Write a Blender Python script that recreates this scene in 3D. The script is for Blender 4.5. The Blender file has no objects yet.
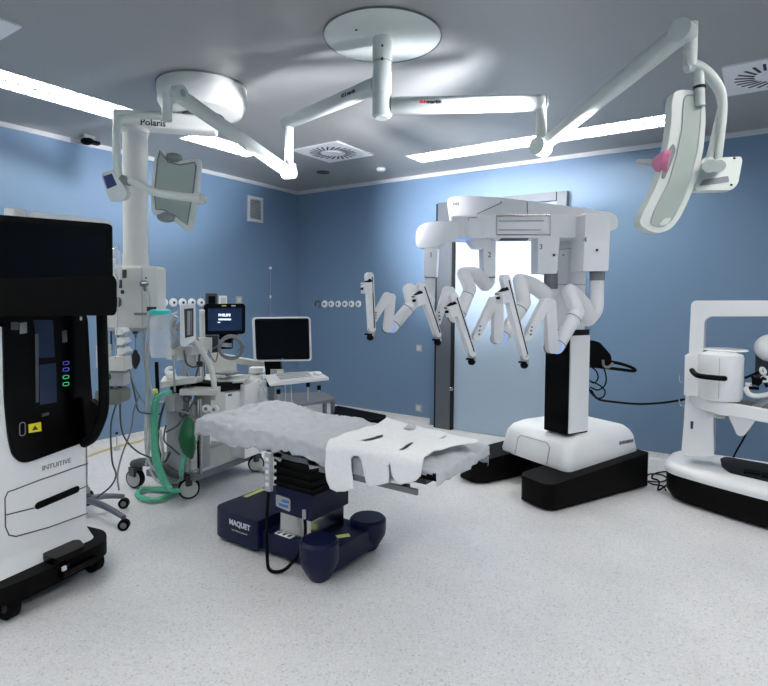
import bpy, bmesh, math, random
from mathutils import Vector as V, Matrix, Quaternion
random.seed(7)
SC = bpy.context.scene
COL = SC.collection
# ------------------------------------------------------------------ camera
F = 555.0; PCX, PCY = 384.0, 317.0
YAW = math.radians(34.3); PITCH = math.atan(19.5/555); ROLL = .0092
CAM = V((0, 0, 1.55)); ZUP = V((0, 0, 1))
FH = V((-math.sin(YAW), math.cos(YAW), 0)); R0 = V((math.cos(YAW), math.sin(YAW), 0))
FW = FH*math.cos(PITCH) - ZUP*math.sin(PITCH); U0 = FH*math.sin(PITCH) + ZUP*math.cos(PITCH)
CR = math.cos(ROLL)*R0 + math.sin(ROLL)*U0; CU = math.cos(ROLL)*U0 - math.sin(ROLL)*R0
cd = bpy.data.cameras.new('camera'); cam = bpy.data.objects.new('camera', cd); COL.objects.link(cam)
cd.sensor_width = 36; cd.lens = F/768*36; cd.shift_y = -(343-PCY)/768; cd.clip_start = .05
m = Matrix((CR, CU, -FW)).transposed().to_4x4(); m.translation = CAM; cam.matrix_world = m
SC.camera = cam
# ------------------------------------------------------------------ world, exposure, lights
w = bpy.data.worlds.new('world'); SC.world = w; w.use_nodes = True
w.node_tree.nodes['Background'].inputs[0].default_value = (.9, .95, 1, 1)
w.node_tree.nodes['Background'].inputs[1].default_value = .05
SC.view_settings.view_transform = 'Standard'; SC.view_settings.look = 'None'
SC.view_settings.exposure = 0.22; SC.view_settings.gamma = 1; SC.view_settings.use_curve_mapping = False
STRIP_POWER = 21.0      # emission of the ceiling strip lights
ENTRY_POWER = 21.0      # the strips over the entrance side
LAMP_POWER = 1200.0      # each surgical lamp head

# ------------------------------------------------------------------ sight lines into the room
def ray(x, y): return FW + CR*((x-PCX)/F) - CU*((y-PCY)/F)
def pd(x, y, d): r = ray(x, y); return CAM + r*(d/r.dot(FH))
def pz(x, y, z): r = ray(x, y); return CAM + r*((z-CAM.z)/r.z)
def px(x, y, X): r = ray(x, y); return CAM + r*(X/r.x)
def py(x, y, Y): r = ray(x, y); return CAM + r*(Y/r.y)

# ------------------------------------------------------------------ materials
def S(c):
    return tuple(((v/255)/12.92 if v/255 <= .04045 else ((v/255+.055)/1.055)**2.4) for v in c) + (1,)
def mat(name, col, rough=.45, metal=0, var=0, scale=30, bump=0, trans=0, alpha=1, coat=0, emit=None, es=0, spec=.5, sub=0):
    m = bpy.data.materials.new(name); m.use_nodes = True
    nt = m.node_tree; b = nt.nodes['Principled BSDF']
    c = S(col); b.inputs['Base Color'].default_value = c
    b.inputs['Roughness'].default_value = rough; b.inputs['Metallic'].default_value = metal
    b.inputs['Specular IOR Level'].default_value = spec
    b.inputs['Transmission Weight'].default_value = trans; b.inputs['Alpha'].default_value = alpha
    b.inputs['Coat Weight'].default_value = coat
    if emit: b.inputs['Emission Color'].default_value = S(emit); b.inputs['Emission Strength'].default_value = es
    tc = nt.nodes.new('ShaderNodeTexCoord'); n = nt.nodes.new('ShaderNodeTexNoise'); n.inputs['Scale'].default_value = scale
    n.inputs['Detail'].default_value = 4
    nt.links.new(tc.outputs['Object'], n.inputs['Vector'])
    if var:
        r = nt.nodes.new('ShaderNodeMapRange'); r.inputs[1].default_value = .3; r.inputs[2].default_value = .7
        r.inputs[3].default_value = 1-var; r.inputs[4].default_value = 1+var
        nt.links.new(n.outputs['Fac'], r.inputs[0])
        h = nt.nodes.new('ShaderNodeHueSaturation'); h.inputs['Color'].default_value = c
        nt.links.new(r.outputs[0], h.inputs['Value']); nt.links.new(h.outputs[0], b.inputs['Base Color'])
    if bump:
        bp = nt.nodes.new('ShaderNodeBump'); bp.inputs['Strength'].default_value = bump; bp.inputs['Distance'].default_value = .01
        nt.links.new(n.outputs['Fac'], bp.inputs['Height']); nt.links.new(bp.outputs[0], b.inputs['Normal'])
    return m
M = {}
def dm(k, *a, **kw): M[k] = mat(k, *a, **kw)
dm('louvre', (168, 171, 173), .35, metal=.3, var=.02)
dm('white', (240, 241, 241), .35, var=.015, scale=6)
dm('robotwhite', (234, 235, 236), .38, var=.015, scale=5)
dm('lampwhite', (204, 211, 206), .35, var=.02, scale=8)
dm('lampgreen', (158, 170, 163), .4, var=.02, scale=8)
dm('offwhite', (208, 210, 204), .45, var=.03, scale=8)
dm('lgrey', (170, 174, 176), .45, var=.03, scale=10)
dm('grey', (120, 124, 128), .45, var=.04, scale=10)
dm('dgrey', (66, 69, 73), .5, var=.05, scale=12)
dm('collar', (120, 122, 126), .5, var=.04, scale=20)
dm('black', (4, 4, 4), .6, var=.1, scale=12, spec=.12)
dm('gloss', (2, 2, 3), .2, spec=.14, var=.05, scale=4)
dm('screen', (3, 3, 5), .2, spec=.25, var=.05, scale=4)
dm('navy', (8, 17, 54), .4, var=.06, scale=8, spec=.3)
dm('navytop', (30, 50, 104), .4, var=.06, scale=8)
dm('steel', (196, 197, 196), .22, metal=1, var=.05, scale=9)
dm('darksteel', (120, 124, 130), .35, metal=.8, var=.05, scale=9)
dm('doorleaf', (166, 186, 202), .3, var=.015, scale=3)
dm('pier', (98, 104, 110), .4, metal=.3, var=.03, scale=7)
dm('gasket', (8, 8, 9), .7, var=.1)
dm('greenhose', (96, 196, 158), .35, var=.08, scale=40, alpha=.85)
dm('greenbag', (0, 92, 48), .4, var=.12, scale=14)
dm('clearhose', (205, 212, 214), .25, var=.04, alpha=.75)
dm('clear', (226, 232, 238), .12, var=.03, scale=14, alpha=.38)
dm('teal', (60, 196, 190), .35, var=.06, scale=20)
dm('yellow', (236, 214, 30), .5, var=.04)
dm('paleyellow', (216, 222, 120), .5, var=.04)
dm('yellowcable', (206, 196, 150), .5, var=.04)
dm('blue', (70, 120, 190), .45, var=.04)
dm('ledblue', (150, 190, 255), .4, emit=(110, 150, 255), es=.7, var=.01)
dm('ledgreen', (60, 230, 140), .4, emit=(40, 220, 130), es=.12, var=.01)
dm('ledindigo', (90, 90, 220), .4, emit=(80, 80, 210), es=.12, var=.01)
dm('pink', (226, 130, 170), .35, var=.05, alpha=.85)
dm('ink', (30, 32, 36), .6, var=.05)
dm('greyink', (128, 132, 134), .6, var=.05)
dm('redink', (200, 30, 50), .6, var=.05)
dm('whiteink', (210, 214, 222), .6, var=.03)
dm('olive', (112, 122, 112), .5, var=.05)
dm('pierced', (40, 42, 46), .6, var=.05)
dm('glassy', (20, 38, 66), .15, var=.02)
dm('paper', (242, 243, 243), .8, var=.03, bump=.1, scale=60)
dm('screenlit', (14, 26, 48), .25, emit=(30, 52, 90), es=.35, var=.1, scale=3)
dm('screentext', (225, 235, 245), .4, emit=(225, 235, 245), es=.9, var=.01)
dm('tube', (240, 248, 255), .4, emit=(255, 251, 246), es=STRIP_POWER, var=.01)
dm('tube_entry', (240, 248, 255), .4, emit=(255, 251, 246), es=ENTRY_POWER, var=.01)
dm('lampface', (235, 240, 255), .3, emit=(220, 228, 255), es=4, var=.01)

def nodes(name):
    m = bpy.data.materials.new(name); m.use_nodes = True; return m, m.node_tree, m.node_tree.nodes['Principled BSDF']
def N(nt, t, **kw):
    n = nt.nodes.new(t)
    for k, v in kw.items(): n.inputs[k].default_value = v
    return n
# speckled vinyl floor
m, nt, b = nodes('vinyl_floor'); M['floor'] = m
tc = N(nt, 'ShaderNodeTexCoord'); n1 = N(nt, 'ShaderNodeTexVoronoi', Scale=130); n2 = N(nt, 'ShaderNodeTexNoise', Scale=2.2, Detail=3)
vo = N(nt, 'ShaderNodeTexVoronoi', Scale=55)
for x in (n1, n2, vo): nt.links.new(tc.outputs['Object'], x.inputs['Vector'])
cr = N(nt, 'ShaderNodeValToRGB'); e = cr.color_ramp
e.elements[0].position = .0; e.elements[0].color = S((172, 176, 182)); e.elements[1].position = .25; e.elements[1].color = S((210, 210, 211))
x3 = e.elements.new(.8); x3.color = S((220, 220, 220)); x3 = e.elements.new(1); x3.color = S((230, 231, 233))
nt.links.new(n1.outputs['Color'], cr.inputs['Fac'])
vr = N(nt, 'ShaderNodeValToRGB'); vr.color_ramp.elements[0].position = 0; vr.color_ramp.elements[0].color = (.8, .8, .81, 1); vr.color_ramp.elements[1].position = .16; vr.color_ramp.elements[1].color = (1, 1, 1, 1)
nt.links.new(vo.outputs['Distance'], vr.inputs['Fac'])
mx = nt.nodes.new('ShaderNodeMixRGB'); mx.blend_type = 'MULTIPLY'; mx.inputs[0].default_value = 1
nt.links.new(cr.outputs[0], mx.inputs[1]); nt.links.new(vr.outputs[0], mx.inputs[2])
mr = N(nt, 'ShaderNodeMapRange'); mr.inputs[1].default_value = .3; mr.inputs[2].default_value = .7; mr.inputs[3].default_value = .93; mr.inputs[4].default_value = 1.03
nt.links.new(n2.outputs['Fac'], mr.inputs[0])
hs = N(nt, 'ShaderNodeHueSaturation'); nt.links.new(mx.outputs[0], hs.inputs['Color']); nt.links.new(mr.outputs[0], hs.inputs['Value'])
nt.links.new(hs.outputs[0], b.inputs['Base Color']); b.inputs['Roughness'].default_value = .38; b.inputs['Specular IOR Level'].default_value = .35
# blue wall
def wallmat(name, c):
    m, nt, b = nodes(name)
    tc = N(nt, 'ShaderNodeTexCoord'); n1 = N(nt, 'ShaderNodeTexNoise', Scale=160, Detail=3); n2 = N(nt, 'ShaderNodeTexNoise', Scale=1.2, Detail=2)
    for x in (n1, n2): nt.links.new(tc.outputs['Object'], x.inputs['Vector'])
    mr = N(nt, 'ShaderNodeMapRange'); mr.inputs[3].default_value = .94; mr.inputs[4].default_value = 1.05
    nt.links.new(n1.outputs['Fac'], mr.inputs[0])
    hs = N(nt, 'ShaderNodeHueSaturation', Color=S(c)); nt.links.new(mr.outputs[0], hs.inputs['Value'])
    nt.links.new(hs.outputs[0], b.inputs['Base Color']); b.inputs['Roughness'].default_value = .42
    bp = N(nt, 'ShaderNodeBump', Strength=.05); nt.links.new(n1.outputs['Fac'], bp.inputs['Height']); nt.links.new(bp.outputs[0], b.inputs['Normal'])
    return m
M['wall'] = wallmat('blue_vinyl_wall', (114, 142, 170))
M['ceil'] = wallmat('painted_ceiling', (160, 162, 160))

# ------------------------------------------------------------------ mesh builder
class MB:
    def __init__(s): s.bm = bmesh.new()
    def _add(s, vs, fs):
        b = s.bm; v = [b.verts.new(p) for p in vs]; out = []
        for f in fs:
            try: out.append(b.faces.new([v[i] for i in f]))
            except ValueError: pass
        return v, out
    def _bev(s, v, w, seg=2, ang=30):
        if w <= 0: return s
        es = set()
        for q in v:
            for e in q.link_edges:
                if len(e.link_faces) == 2 and e.calc_face_angle(0) > math.radians(ang): es.add(e)
        if es: bmesh.ops.bevel(s.bm, geom=list(es), offset=w, segments=seg, profile=.5, affect='EDGES', clamp_overlap=True)
        return s
    def box(s, c, size, bev=0, rot=None, seg=2):
        c = V(c); a, b_, d = [x/2 for x in size]
        pts = [V((i*a, j*b_, k*d)) for i in (-1, 1) for j in (-1, 1) for k in (-1, 1)]
        if rot is not None: pts = [rot @ p for p in pts]
        v, f = s._add([c+p for p in pts], [(0, 1, 3, 2), (4, 6, 7, 5), (0, 4, 5, 1), (2, 3, 7, 6), (0, 2, 6, 4), (1, 5, 7, 3)])
        return s._bev(v, bev, seg)
    def prism(s, pts, vec, bev=0, seg=2, ang=30):
        pts = [V(p) for p in pts]; vec = V(vec); n = len(pts)
        v, f = s._add(pts + [p+vec for p in pts], [tuple(range(n)), tuple(range(2*n-1, n-1, -1))] + [(i, (i+1) % n, n+(i+1) % n, n+i) for i in range(n)])
        return s._bev(v, bev, seg, ang)
    def hull8(s, a, b, bev=0, seg=2):       # two quads joined
        v, f = s._add([V(p) for p in a]+[V(p) for p in b], [(0, 1, 2, 3), (7, 6, 5, 4), (0, 4, 5, 1), (1, 5, 6, 2), (2, 6, 7, 3), (3, 7, 4, 0)])
        return s._bev(v, bev, seg)
    def loft(s, rings, cap=True, closed=False):
        n = len(rings[0]); vs = [V(p) for r in rings for p in r]; m_ = len(rings); fs = []
        for i in range(m_ if closed else m_-1):
            for j in range(n):
                a, b = i*n, ((i+1) % m_)*n
                fs.append((a+j, a+(j+1) % n, b+(j+1) % n, b+j))
        if cap and not closed: fs += [tuple(range(n)), tuple(range(len(vs)-1, len(vs)-n-1, -1))]
        s._add(vs, fs); return s
    def tube(s, pts, r, n=12, k=0, closed=False, flat=None, up=None, round_=False):
        pts = [V(p) for p in pts]; rr = list(r) if hasattr(r, '__len__') else [r]*len(pts)
        if k:
            q, qr = [], []; L = len(pts)
            for i in range(L if closed else L-1):
                g = (lambda t: pts[t % L]) if closed else (lambda t: pts[max(0, min(L-1, t))])
                p0, p1, p2, p3 = g(i-1), g(i), g(i+1), g(i+2)
                for j in range(k):
                    t = j/k
                    q.append(.5*((2*p1)+(p2-p0)*t+(2*p0-5*p1+4*p2-p3)*t*t+(3*p1-p0-3*p2+p3)*t**3)); qr.append(rr[i]*(1-t)+rr[(i+1) % L]*t)
            if not closed: q.append(pts[-1]); qr.append(rr[-1])
            pts, rr = q, qr
        if round_ and not closed:
            a = (pts[0]-pts[1]).normalized(); z = (pts[-1]-pts[-2]).normalized(); h = []; hr = []; t_ = []; tr = []
            for th in (80, 60, 40, 20):
                h.append(pts[0]+a*rr[0]*math.sin(math.radians(th))); hr.append(rr[0]*math.cos(math.radians(th)))
                t_.insert(0, pts[-1]+z*rr[-1]*math.sin(math.radians(th))); tr.insert(0, rr[-1]*math.cos(math.radians(th)))
            pts = h+pts+t_; rr = hr+rr+tr
        L = len(pts); tg = []
        for i in range(L):
            if closed: t = pts[(i+1) % L]-pts[i-1]
            else: t = pts[min(i+1, L-1)]-pts[max(i-1, 0)]
            tg.append(t.normalized() if t.length > 1e-9 else ZUP)
        u = V(up) if up is not None else (ZUP if abs(tg[0].z) < .9 else V((1, 0, 0)))
        u = (u-tg[0]*u.dot(tg[0])).normalized(); rings = []
        for i in range(L):
            if i: u = tg[i-1].rotation_difference(tg[i]) @ u; u = (u-tg[i]*u.dot(tg[i])).normalized()
            w_ = tg[i].cross(u); fu, fw = flat or (1, 1)
            rings.append([pts[i]+u*(math.cos(2*math.pi*j/n)*rr[i]*fu)+w_*(math.sin(2*math.pi*j/n)*rr[i]*fw) for j in range(n)])
        return s.loft(rings, True, closed)
    def cyl(s, a, b, r, r2=None, n=24, bev=0, seg=2):
        a, b = V(a), V(b); t = (b-a).normalized(); u = t.orthogonal().normalized(); w_ = t.cross(u); r2 = r if r2 is None else r2
        ra = [a+(u*math.cos(2*math.pi*j/n)+w_*math.sin(2*math.pi*j/n))*r for j in range(n)]
        rb = [b+(u*math.cos(2*math.pi*j/n)+w_*math.sin(2*math.pi*j/n))*r2 for j in range(n)]
        v, f = s._add(ra+rb, [tuple(range(n)), tuple(range(2*n-1, n-1, -1))]+[(j, (j+1) % n, n+(j+1) % n, n+j) for j in range(n)])
        return s._bev(v, bev, seg, 50)
    def cap(s, a, b, ra, rb=None, n=16, flat=None, up=None):
        rb = ra if rb is None else rb
        return s.tube([a, b], [ra, rb], n=n, round_=True, flat=flat, up=up)
    def sph(s, c, r, n=20):
        c = V(c); r = V(r) if hasattr(r, '__len__') else V((r, r, r)); rings = []
        for i in range(1, n//2):
            a = math.pi*i/(n//2)
            rings.append([c+V((r.x*math.sin(a)*math.cos(2*math.pi*j/n), r.y*math.sin(a)*math.sin(2*math.pi*j/n), r.z*math.cos(a))) for j in range(n)])
        return s.loft(rings, True)
    def lathe(s, prof, c=(0, 0, 0), axis=(0, 0, 1), n=32):
        c = V(c); t = V(axis).normalized(); u = t.orthogonal().normalized(); w_ = t.cross(u)
        return s.loft([[c+t*z+(u*math.cos(2*math.pi*j/n)+w_*math.sin(2*math.pi*j/n))*max(r, 1e-4) for j in range(n)] for r, z in prof], True)
    def ring(s, c, axis, R_, r, n=28, m_=8):
        c = V(c); t = V(axis).normalized(); u = t.orthogonal().normalized(); w_ = t.cross(u)
        return s.tube([c+(u*math.cos(2*math.pi*j/n)+w_*math.sin(2*math.pi*j/n))*R_ for j in range(n)], r, n=m_, closed=True)
    def add(s, f): f(s); return s
def rr(c, ux, uy, w_, h, r, n=5):     # rounded rectangle outline
    c, ux, uy = V(c), V(ux), V(uy); out = []
    for sx, sy, a0 in ((1, 1, 0), (-1, 1, 90), (-1, -1, 180), (1, -1, 270)):
        for i in range(n+1):
            a = math.radians(a0+90*i/n); out.append(c+ux*(sx*(w_/2-r)+r*math.cos(a))+uy*(sy*(h/2-r)+r*math.sin(a)))
    return out
def rpoly(pts, r, n=4):                # round the corners of a polygon
    pts = [V(p) for p in pts]; out = []; L = len(pts)
    for i in range(L):
        p, a, b = pts[i], pts[i-1], pts[(i+1) % L]; ri = r[i] if hasattr(r, '__len__') else r
        if ri <= 0: out.append(p); continue
        da, db = a-p, b-p; q = min(ri, da.length*.45, db.length*.45); s0, s1 = p+da.normalized()*q, p+db.normalized()*q
        for j in range(n+1):
            t = j/n; out.append(s0*(1-t)**2+p*2*t*(1-t)+s1*t*t)
    return out

INV = {}
def make_mesh(name, mb, material, parent=None, space='local', sharp=38):
    bm = mb.bm
    if space == 'world' and parent is not None: bm.transform(INV[root_of(parent).name])
    bmesh.ops.recalc_face_normals(bm, faces=bm.faces)
    me = bpy.data.meshes.new(name); bm.to_mesh(me); bm.free()
    me.polygons.foreach_set('use_smooth', [True]*len(me.polygons))
    me.set_sharp_from_angle(angle=math.radians(sharp))
    for x in (material if isinstance(material, (list, tuple)) else [material]): me.materials.append(M[x] if isinstance(x, str) else x)
    o = bpy.data.objects.new(name, me); COL.objects.link(o)
    if parent is not None: o.parent = parent
    return o
def root_of(o):
    while o.parent is not None: o = o.parent
    return o
def tag(o, label=None, cat=None, group=None, kind=None):
    if label: o['label'] = label
    if cat: o['category'] = cat
    if group: o['group'] = group
    if kind: o['kind'] = kind
    return o
class T:                               # a thing: an Empty at its base that parents its parts
    def __init__(s, name, label, cat, loc=(0, 0, 0), yaw=0, group=None, space='world'):
        o = bpy.data.objects.new(name, None); COL.objects.link(o); o.empty_display_size = .1
        s.o = tag(o, label, cat, group); s.space = space
        s.m = Matrix.Translation(V(loc)) @ Matrix.Rotation(yaw, 4, 'Z'); o.matrix_world = s.m; s.i = s.m.inverted()
        INV[o.name] = s.i
    def part(s, name, mb, material, parent=None, space=None, sharp=38, label=None):
        o = make_mesh(name, mb, material, parent or s.o, space or s.space, sharp)
        if label: o['label'] = label
        return o
    def w(s, *p): return s.m @ V(p)
    def hit(s, x, y, ax, val):         # where the sight line meets the thing's own plane
        a = s.i @ CAM; r = s.i.to_3x3() @ ray(x, y); i = 'xyz'.index(ax); return a + r*((val-a[i])/r[i])
    def loc(s, p): return s.i @ V(p)
def text(name, body, p, right, up, size, material, parent, extrude=.0008, space='world', align='CENTER', bold=0):
    cu = bpy.data.curves.new(name, 'FONT'); cu.body = body; cu.size = size; cu.extrude = extrude; cu.align_x = align; cu.align_y = 'CENTER'; cu.offset = bold; cu.resolution_u = 3
    tmp = bpy.data.objects.new('tmp', cu); COL.objects.link(tmp); bpy.context.view_layer.update()
    me = bpy.data.meshes.new_from_object(tmp.evaluated_get(bpy.context.evaluated_depsgraph_get())); bpy.data.objects.remove(tmp); bpy.data.curves.remove(cu)
    r = V(right).normalized(); u = V(up); u = (u-r*u.dot(r)).normalized(); m_ = Matrix((r, u, r.cross(u))).transposed().to_4x4(); m_.translation = V(p)
    me.transform((INV[root_of(parent).name] @ m_) if space == 'world' else m_)
    me.materials.clear(); me.materials.append(M[material]); o = bpy.data.objects.new(name, me); COL.objects.link(o); o.parent = parent
    return o
def solo(name, mb, material, label, cat, group=None, kind=None, org=None, sharp=38):
    if org is not None: bmesh.ops.translate(mb.bm, verts=mb.bm.verts, vec=-V(org))
    o = make_mesh(name, mb, material, None, 'local', sharp)
    if org is not None: o.location = org
    return tag(o, label, cat, group, kind)
def struct(name, mb, material): return solo(name, mb, material, None, None, kind='structure')
def copy_tree(o, parent=None):
    c = o.copy(); COL.objects.link(c)
    if parent is not None: c.parent = parent
    for ch in o.children: copy_tree(ch, c)
    return c
# ================================================================== THE ROOM
XL, XR, YB, YF, H = -5.53, 1.95, 5.9, -1.3, 3.05
struct('floor', MB().box(((XL+XR)/2, (YB+YF)/2, -.05), (XR-XL+.4, YB-YF+.4, .1)), 'floor')
# ceiling with openings for the recessed strip lights
STRIPS = [('x', -4.62, -4.24, .2, 2.68), ('x', -4.64, -4.30, 3.30, 4.14), ('y', -3.17, -.68, 5.02, 5.36), ('x', .5, .86, .4, 4.2), ('y', -3.6, .2, -.75, -.39)]
c = MB()
xs = sorted({XL-.1, XR+.1} | {v for s in STRIPS for v in (s[1], s[2])}); ys = sorted({YF-.1, YB+.1} | {v for s in STRIPS for v in (s[3], s[4])})
for i in range(len(xs)-1):
    for j in range(len(ys)-1):
        mx_, my_ = (xs[i]+xs[i+1])/2, (ys[j]+ys[j+1])/2
        if any(s[1] < mx_ < s[2] and s[3] < my_ < s[4] for s in STRIPS): continue
        c._add([V((xs[i], ys[j], H)), V((xs[i+1], ys[j], H)), V((xs[i+1], ys[j+1], H)), V((xs[i], ys[j+1], H))], [(0, 3, 2, 1)])
bmesh.ops.remove_doubles(c.bm, verts=c.bm.verts, dist=1e-4)
c.box(((XL+XR)/2, (YB+YF)/2, H+.2), (XR-XL+.4, YB-YF+.4, .08))
struct('ceiling', c, 'ceil')
struct('wall_left', MB().box((XL-.05, (YB+YF)/2, H/2+.1), (.1, YB-YF+.2, H+.3)), 'wall')
struct('wall_back', MB().box(((XL+XR)/2, YB+.05, H/2+.1), (XR-XL+.2, .1, H+.3)), 'wall')
struct('wall_right', MB().box((XR+.05, (YB+YF)/2, H/2+.1), (.1, YB-YF+.2, H+.3)), 'wall')
struct('wall_front', MB().box(((XL+XR)/2, YF-.05, H/2+.1), (XR-XL+.2, .1, H+.3)), 'wall')
# floor vinyl turned up the wall
def cove(y0, y1, fn):
    m_ = MB(); prof = [(0, 0), (.05, .002), (.02, .012), (.008, .03), (.005, .075), (0, .075)]
    m_.loft([[fn(d, t, z) for d, z in prof] for t in (y0, y1)]); return m_
struct('baseboard_left', cove(YF, YB, lambda d, t, z: V((XL+d, t, z))), 'floor')
struct('baseboard_back', cove(XL, -3.33, lambda d, t, z: V((t, YB-d, z))), 'floor')
struct('baseboard_back_right', cove(-1.74, XR, lambda d, t, z: V((t, YB-d, z))), 'floor')
dm('trimwhite', (206, 210, 212), .5, var=.02)
struct('trim_1', MB().box((XL+.012, (YB+YF)/2, H-.022), (.024, YB-YF, .044), .005), 'trimwhite')
struct('trim_2', MB().box(((XL+XR)/2, YB-.012, H-.022), (XR-XL-.05, .024, .044), .005), 'trimwhite')
# sliding door: portal frame, leaf, handle rod
d1 = tag(bpy.data.objects.new('door_1', None), kind='structure'); COL.objects.link(d1); d1.location = (-2.5, YB, 0); INV['door_1'] = Matrix.Translation((2.5, -YB, 0))
def dpart(n, mb, mt, par=None): return make_mesh(n, mb, mt, par or d1, 'world')
fr = MB().box((-3.10, YB-.05, 1.335), (.19, .12, 2.67), .006).box((-1.75, YB-.04, 1.335), (.1, .1, 2.67), .006).box((-2.41, YB-.04, 2.625), (1.20, .1, .09), .006)
fo = dpart('door_frame', fr, 'pier')
dpart('edge_seal', MB().box((-3.208, YB-.045, 1.33), (.03, .11, 2.66), .003).box((-2.995, YB-.05, 1.3), (.02, .11, 2.6), .003), 'gasket', fo)
lf = dpart('door_leaf', MB().box((-2.39, YB-.03, 1.29), (1.18, .05, 2.57), .008), 'doorleaf')
a = py(452.5, 270, YB-.09); z0 = py(452.5, 389, YB-.09).z
hd = dpart('door_handle', MB().tube([(a.x, YB-.09, z0), (a.x, YB-.09, z0+.75)], .011).sph((a.x, YB-.09, z0), .028).cyl((a.x, YB-.09, z0+.7), (a.x, YB-.05, z0+.7), .01).cyl((a.x, YB-.09, z0), (a.x, YB-.05, z0), .012), 'steel', lf)

# ------------------------------------------------------------------ ceiling fittings
def strip(k, label):
    ax, x0, x1, y0, y1 = STRIPS[k]
    t = T('ceiling_light', label, 'ceiling light', ((x0+x1)/2, (y0+y1)/2, H), 0, 'recessed strip lights'); cx, cy = (x0+x1)/2, (y0+y1)/2
    hs = MB(); q = .012
    for (a, b, c_, d) in ((x0, x0+q, y0, y1), (x1-q, x1, y0, y1), (x0+q, x1-q, y0, y0+q), (x0+q, x1-q, y1-q, y1)):
        hs.box(((a+b)/2, (c_+d)/2, H+.027), (b-a, d-c_, .06))
    hs.box((cx, cy, H+.063), (x1-x0, y1-y0, .012)); t.part('housing', hs, 'white')
    t.part('diffuser', MB().box((cx, cy, H+.022), (x1-x0-2*q-.004, y1-y0-2*q-.004, .012)), 'tube' if k < 3 else 'tube_entry')
    g = MB(); L = (y1-y0) if ax == 'x' else (x1-x0); nn = int(L/.1)
    for i in range(1, nn):
        u = i/nn
        if ax == 'x': g.box((cx, y0+(y1-y0)*u, H+.005), (x1-x0-2*q, .009, .02))
        else: g.box((x0+(x1-x0)*u, cy, H+.005), (.009, y1-y0-2*q, .02))
    if ax == 'x': g.box((cx, cy, H+.004), (.03, y1-y0-2*q, .02))
    else: g.box((cx, cy, H+.004), (x1-x0-2*q, .03, .02))
    t.part('louvre', g, 'louvre')
strip(0, 'long recessed ceiling strip light running out of the picture above the black cart')
strip(1, 'short recessed ceiling strip light just behind the round pendant drum')
strip(2, 'long recessed ceiling strip light parallel to the wall with the door')
strip(3, 'recessed ceiling strip light along the right side of the room, out of the picture')
strip(4, 'recessed ceiling strip light over the entrance behind the viewer')

def diffuser(p, label):
    t = T('air_diffuser', label, 'air vent', (p.x, p.y, H), 0, 'swirl air diffusers')
    t.part('plate', MB().box((0, 0, -.006), (.6, .6, .012), .003), 'white', space='local')
    s_ = MB()
    for i in range(24):
        a = 2*math.pi*i/24+.13; r_ = Matrix.Rotation(a+.35, 3, 'Z')
        s_.box((math.cos(a)*.185, math.sin(a)*.185, -.0125), (.12, .017, .003), 0, r_)
    t.part('slot', s_, 'pierced', space='local')
    t.part('centre_disc', MB().cyl((0, 0, -.012), (0, 0, -.017), .085), 'white', space='local')
diffuser(pz(333, 152, H), 'square swirl air diffuser in the ceiling near the blue corner')
diffuser(pz(778, 72, H), 'square swirl air diffuser in the ceiling above the right lamp head')
p = pz(323, 172, H); solo('ceiling_speaker', MB().lathe([(.001, -.004), (.045, -.006), (.06, -.012), (.075, -.012), (.08, 0)], (p.x, p.y, H)), ['dgrey'], 'small round grey grille set in the ceiling in front of the swirl diffuser', 'speaker')
p = pz(381, 168.5, H); solo('smoke_detector', MB().lathe([(.001, -.03), (.04, -.03), (.05, -.02), (.055, 0)], (p.x, p.y, H)), 'white', 'small white round detector on the ceiling near the back wall', 'smoke detector')
p = pz(22, 25.5, H); diffuser(p-V((.3, .3, 0)), 'square swirl air diffuser in the ceiling cut off at the top left corner')
# security camera on the ceiling edge
p = pz(87, 138, H-.02)
t = T('security_camera', 'small black camera mounted at the edge between ceiling and left wall', 'camera', (p.x, p.y, H))
t.part('mount', MB().box((p.x, p.y, H-.015), (.1, .1, .03), .006), 'lgrey')
t.part('camera_body', MB().sph((p.x, p.y, H-.05), (.07, .05, .035)).box((p.x+.04, p.y+.05, H-.06), (.06, .08, .03), .008), 'black')

# ------------------------------------------------------------------ wall fittings
p = px(254.5, 209.5, XL); a, b = px(247, 196, XL), px(262, 224, XL)
t = T('wall_vent', 'white louvred air grille high on the left blue wall', 'air vent', (XL, p.y, p.z))
w_, h_ = b.y-a.y, a.z-b.z
f_ = MB(); q = .035
for yy, zz, sy, sz in ((p.y-w_/2+q/2, p.z, q, h_), (p.y+w_/2-q/2, p.z, q, h_), (p.y, p.z+h_/2-q/2, w_-2*q, q), (p.y, p.z-h_/2+q/2, w_-2*q, q)): f_.box((XL+.012, yy, zz), (.024, sy, sz), .003)
t.part('frame', f_, 'trimwhite')
t.part('backing', MB().box((XL+.004, p.y, p.z), (.006, w_-2*q, h_-2*q)), 'pierced')
s_ = MB(); n_ = 14
for i in range(n_): s_.box((XL+.013, p.y, p.z-h_/2+q+(h_-2*q)*(i+.5)/n_), (.02, w_-2*q, .007), 0, Matrix.Rotation(.6, 3, 'Y'))
t.part('louvre', s_, 'lgrey')
def outlet(p, n, label, group):
    t = T('gas_outlet', label, 'gas outlet', p, math.atan2(n.y, n.x), group, 'local')
    t.part('collar', MB().lathe([(.001, .028), (.045, .028), (.058, .022), (.062, 0)], axis=(1, 0, 0)), 'white')
    t.part('socket', MB().lathe([(.001, .031), (.018, .031), (.022, .027)], axis=(1, 0, 0), n=16).box((.03, 0, -.012), (.004, .012, .014)), 'dgrey')
    return t
g0 = None
LW = ['nearest the pendant head, half hidden by it', 'second from the pendant head', 'third from the pendant head', 'fourth from the pendant head', 'next to the dark square box']
LB = ['nearest the grey bracket', 'second from the grey bracket', 'third from the grey bracket', 'fourth from the grey bracket', 'fifth from the grey bracket', 'furthest from the grey bracket']
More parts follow.
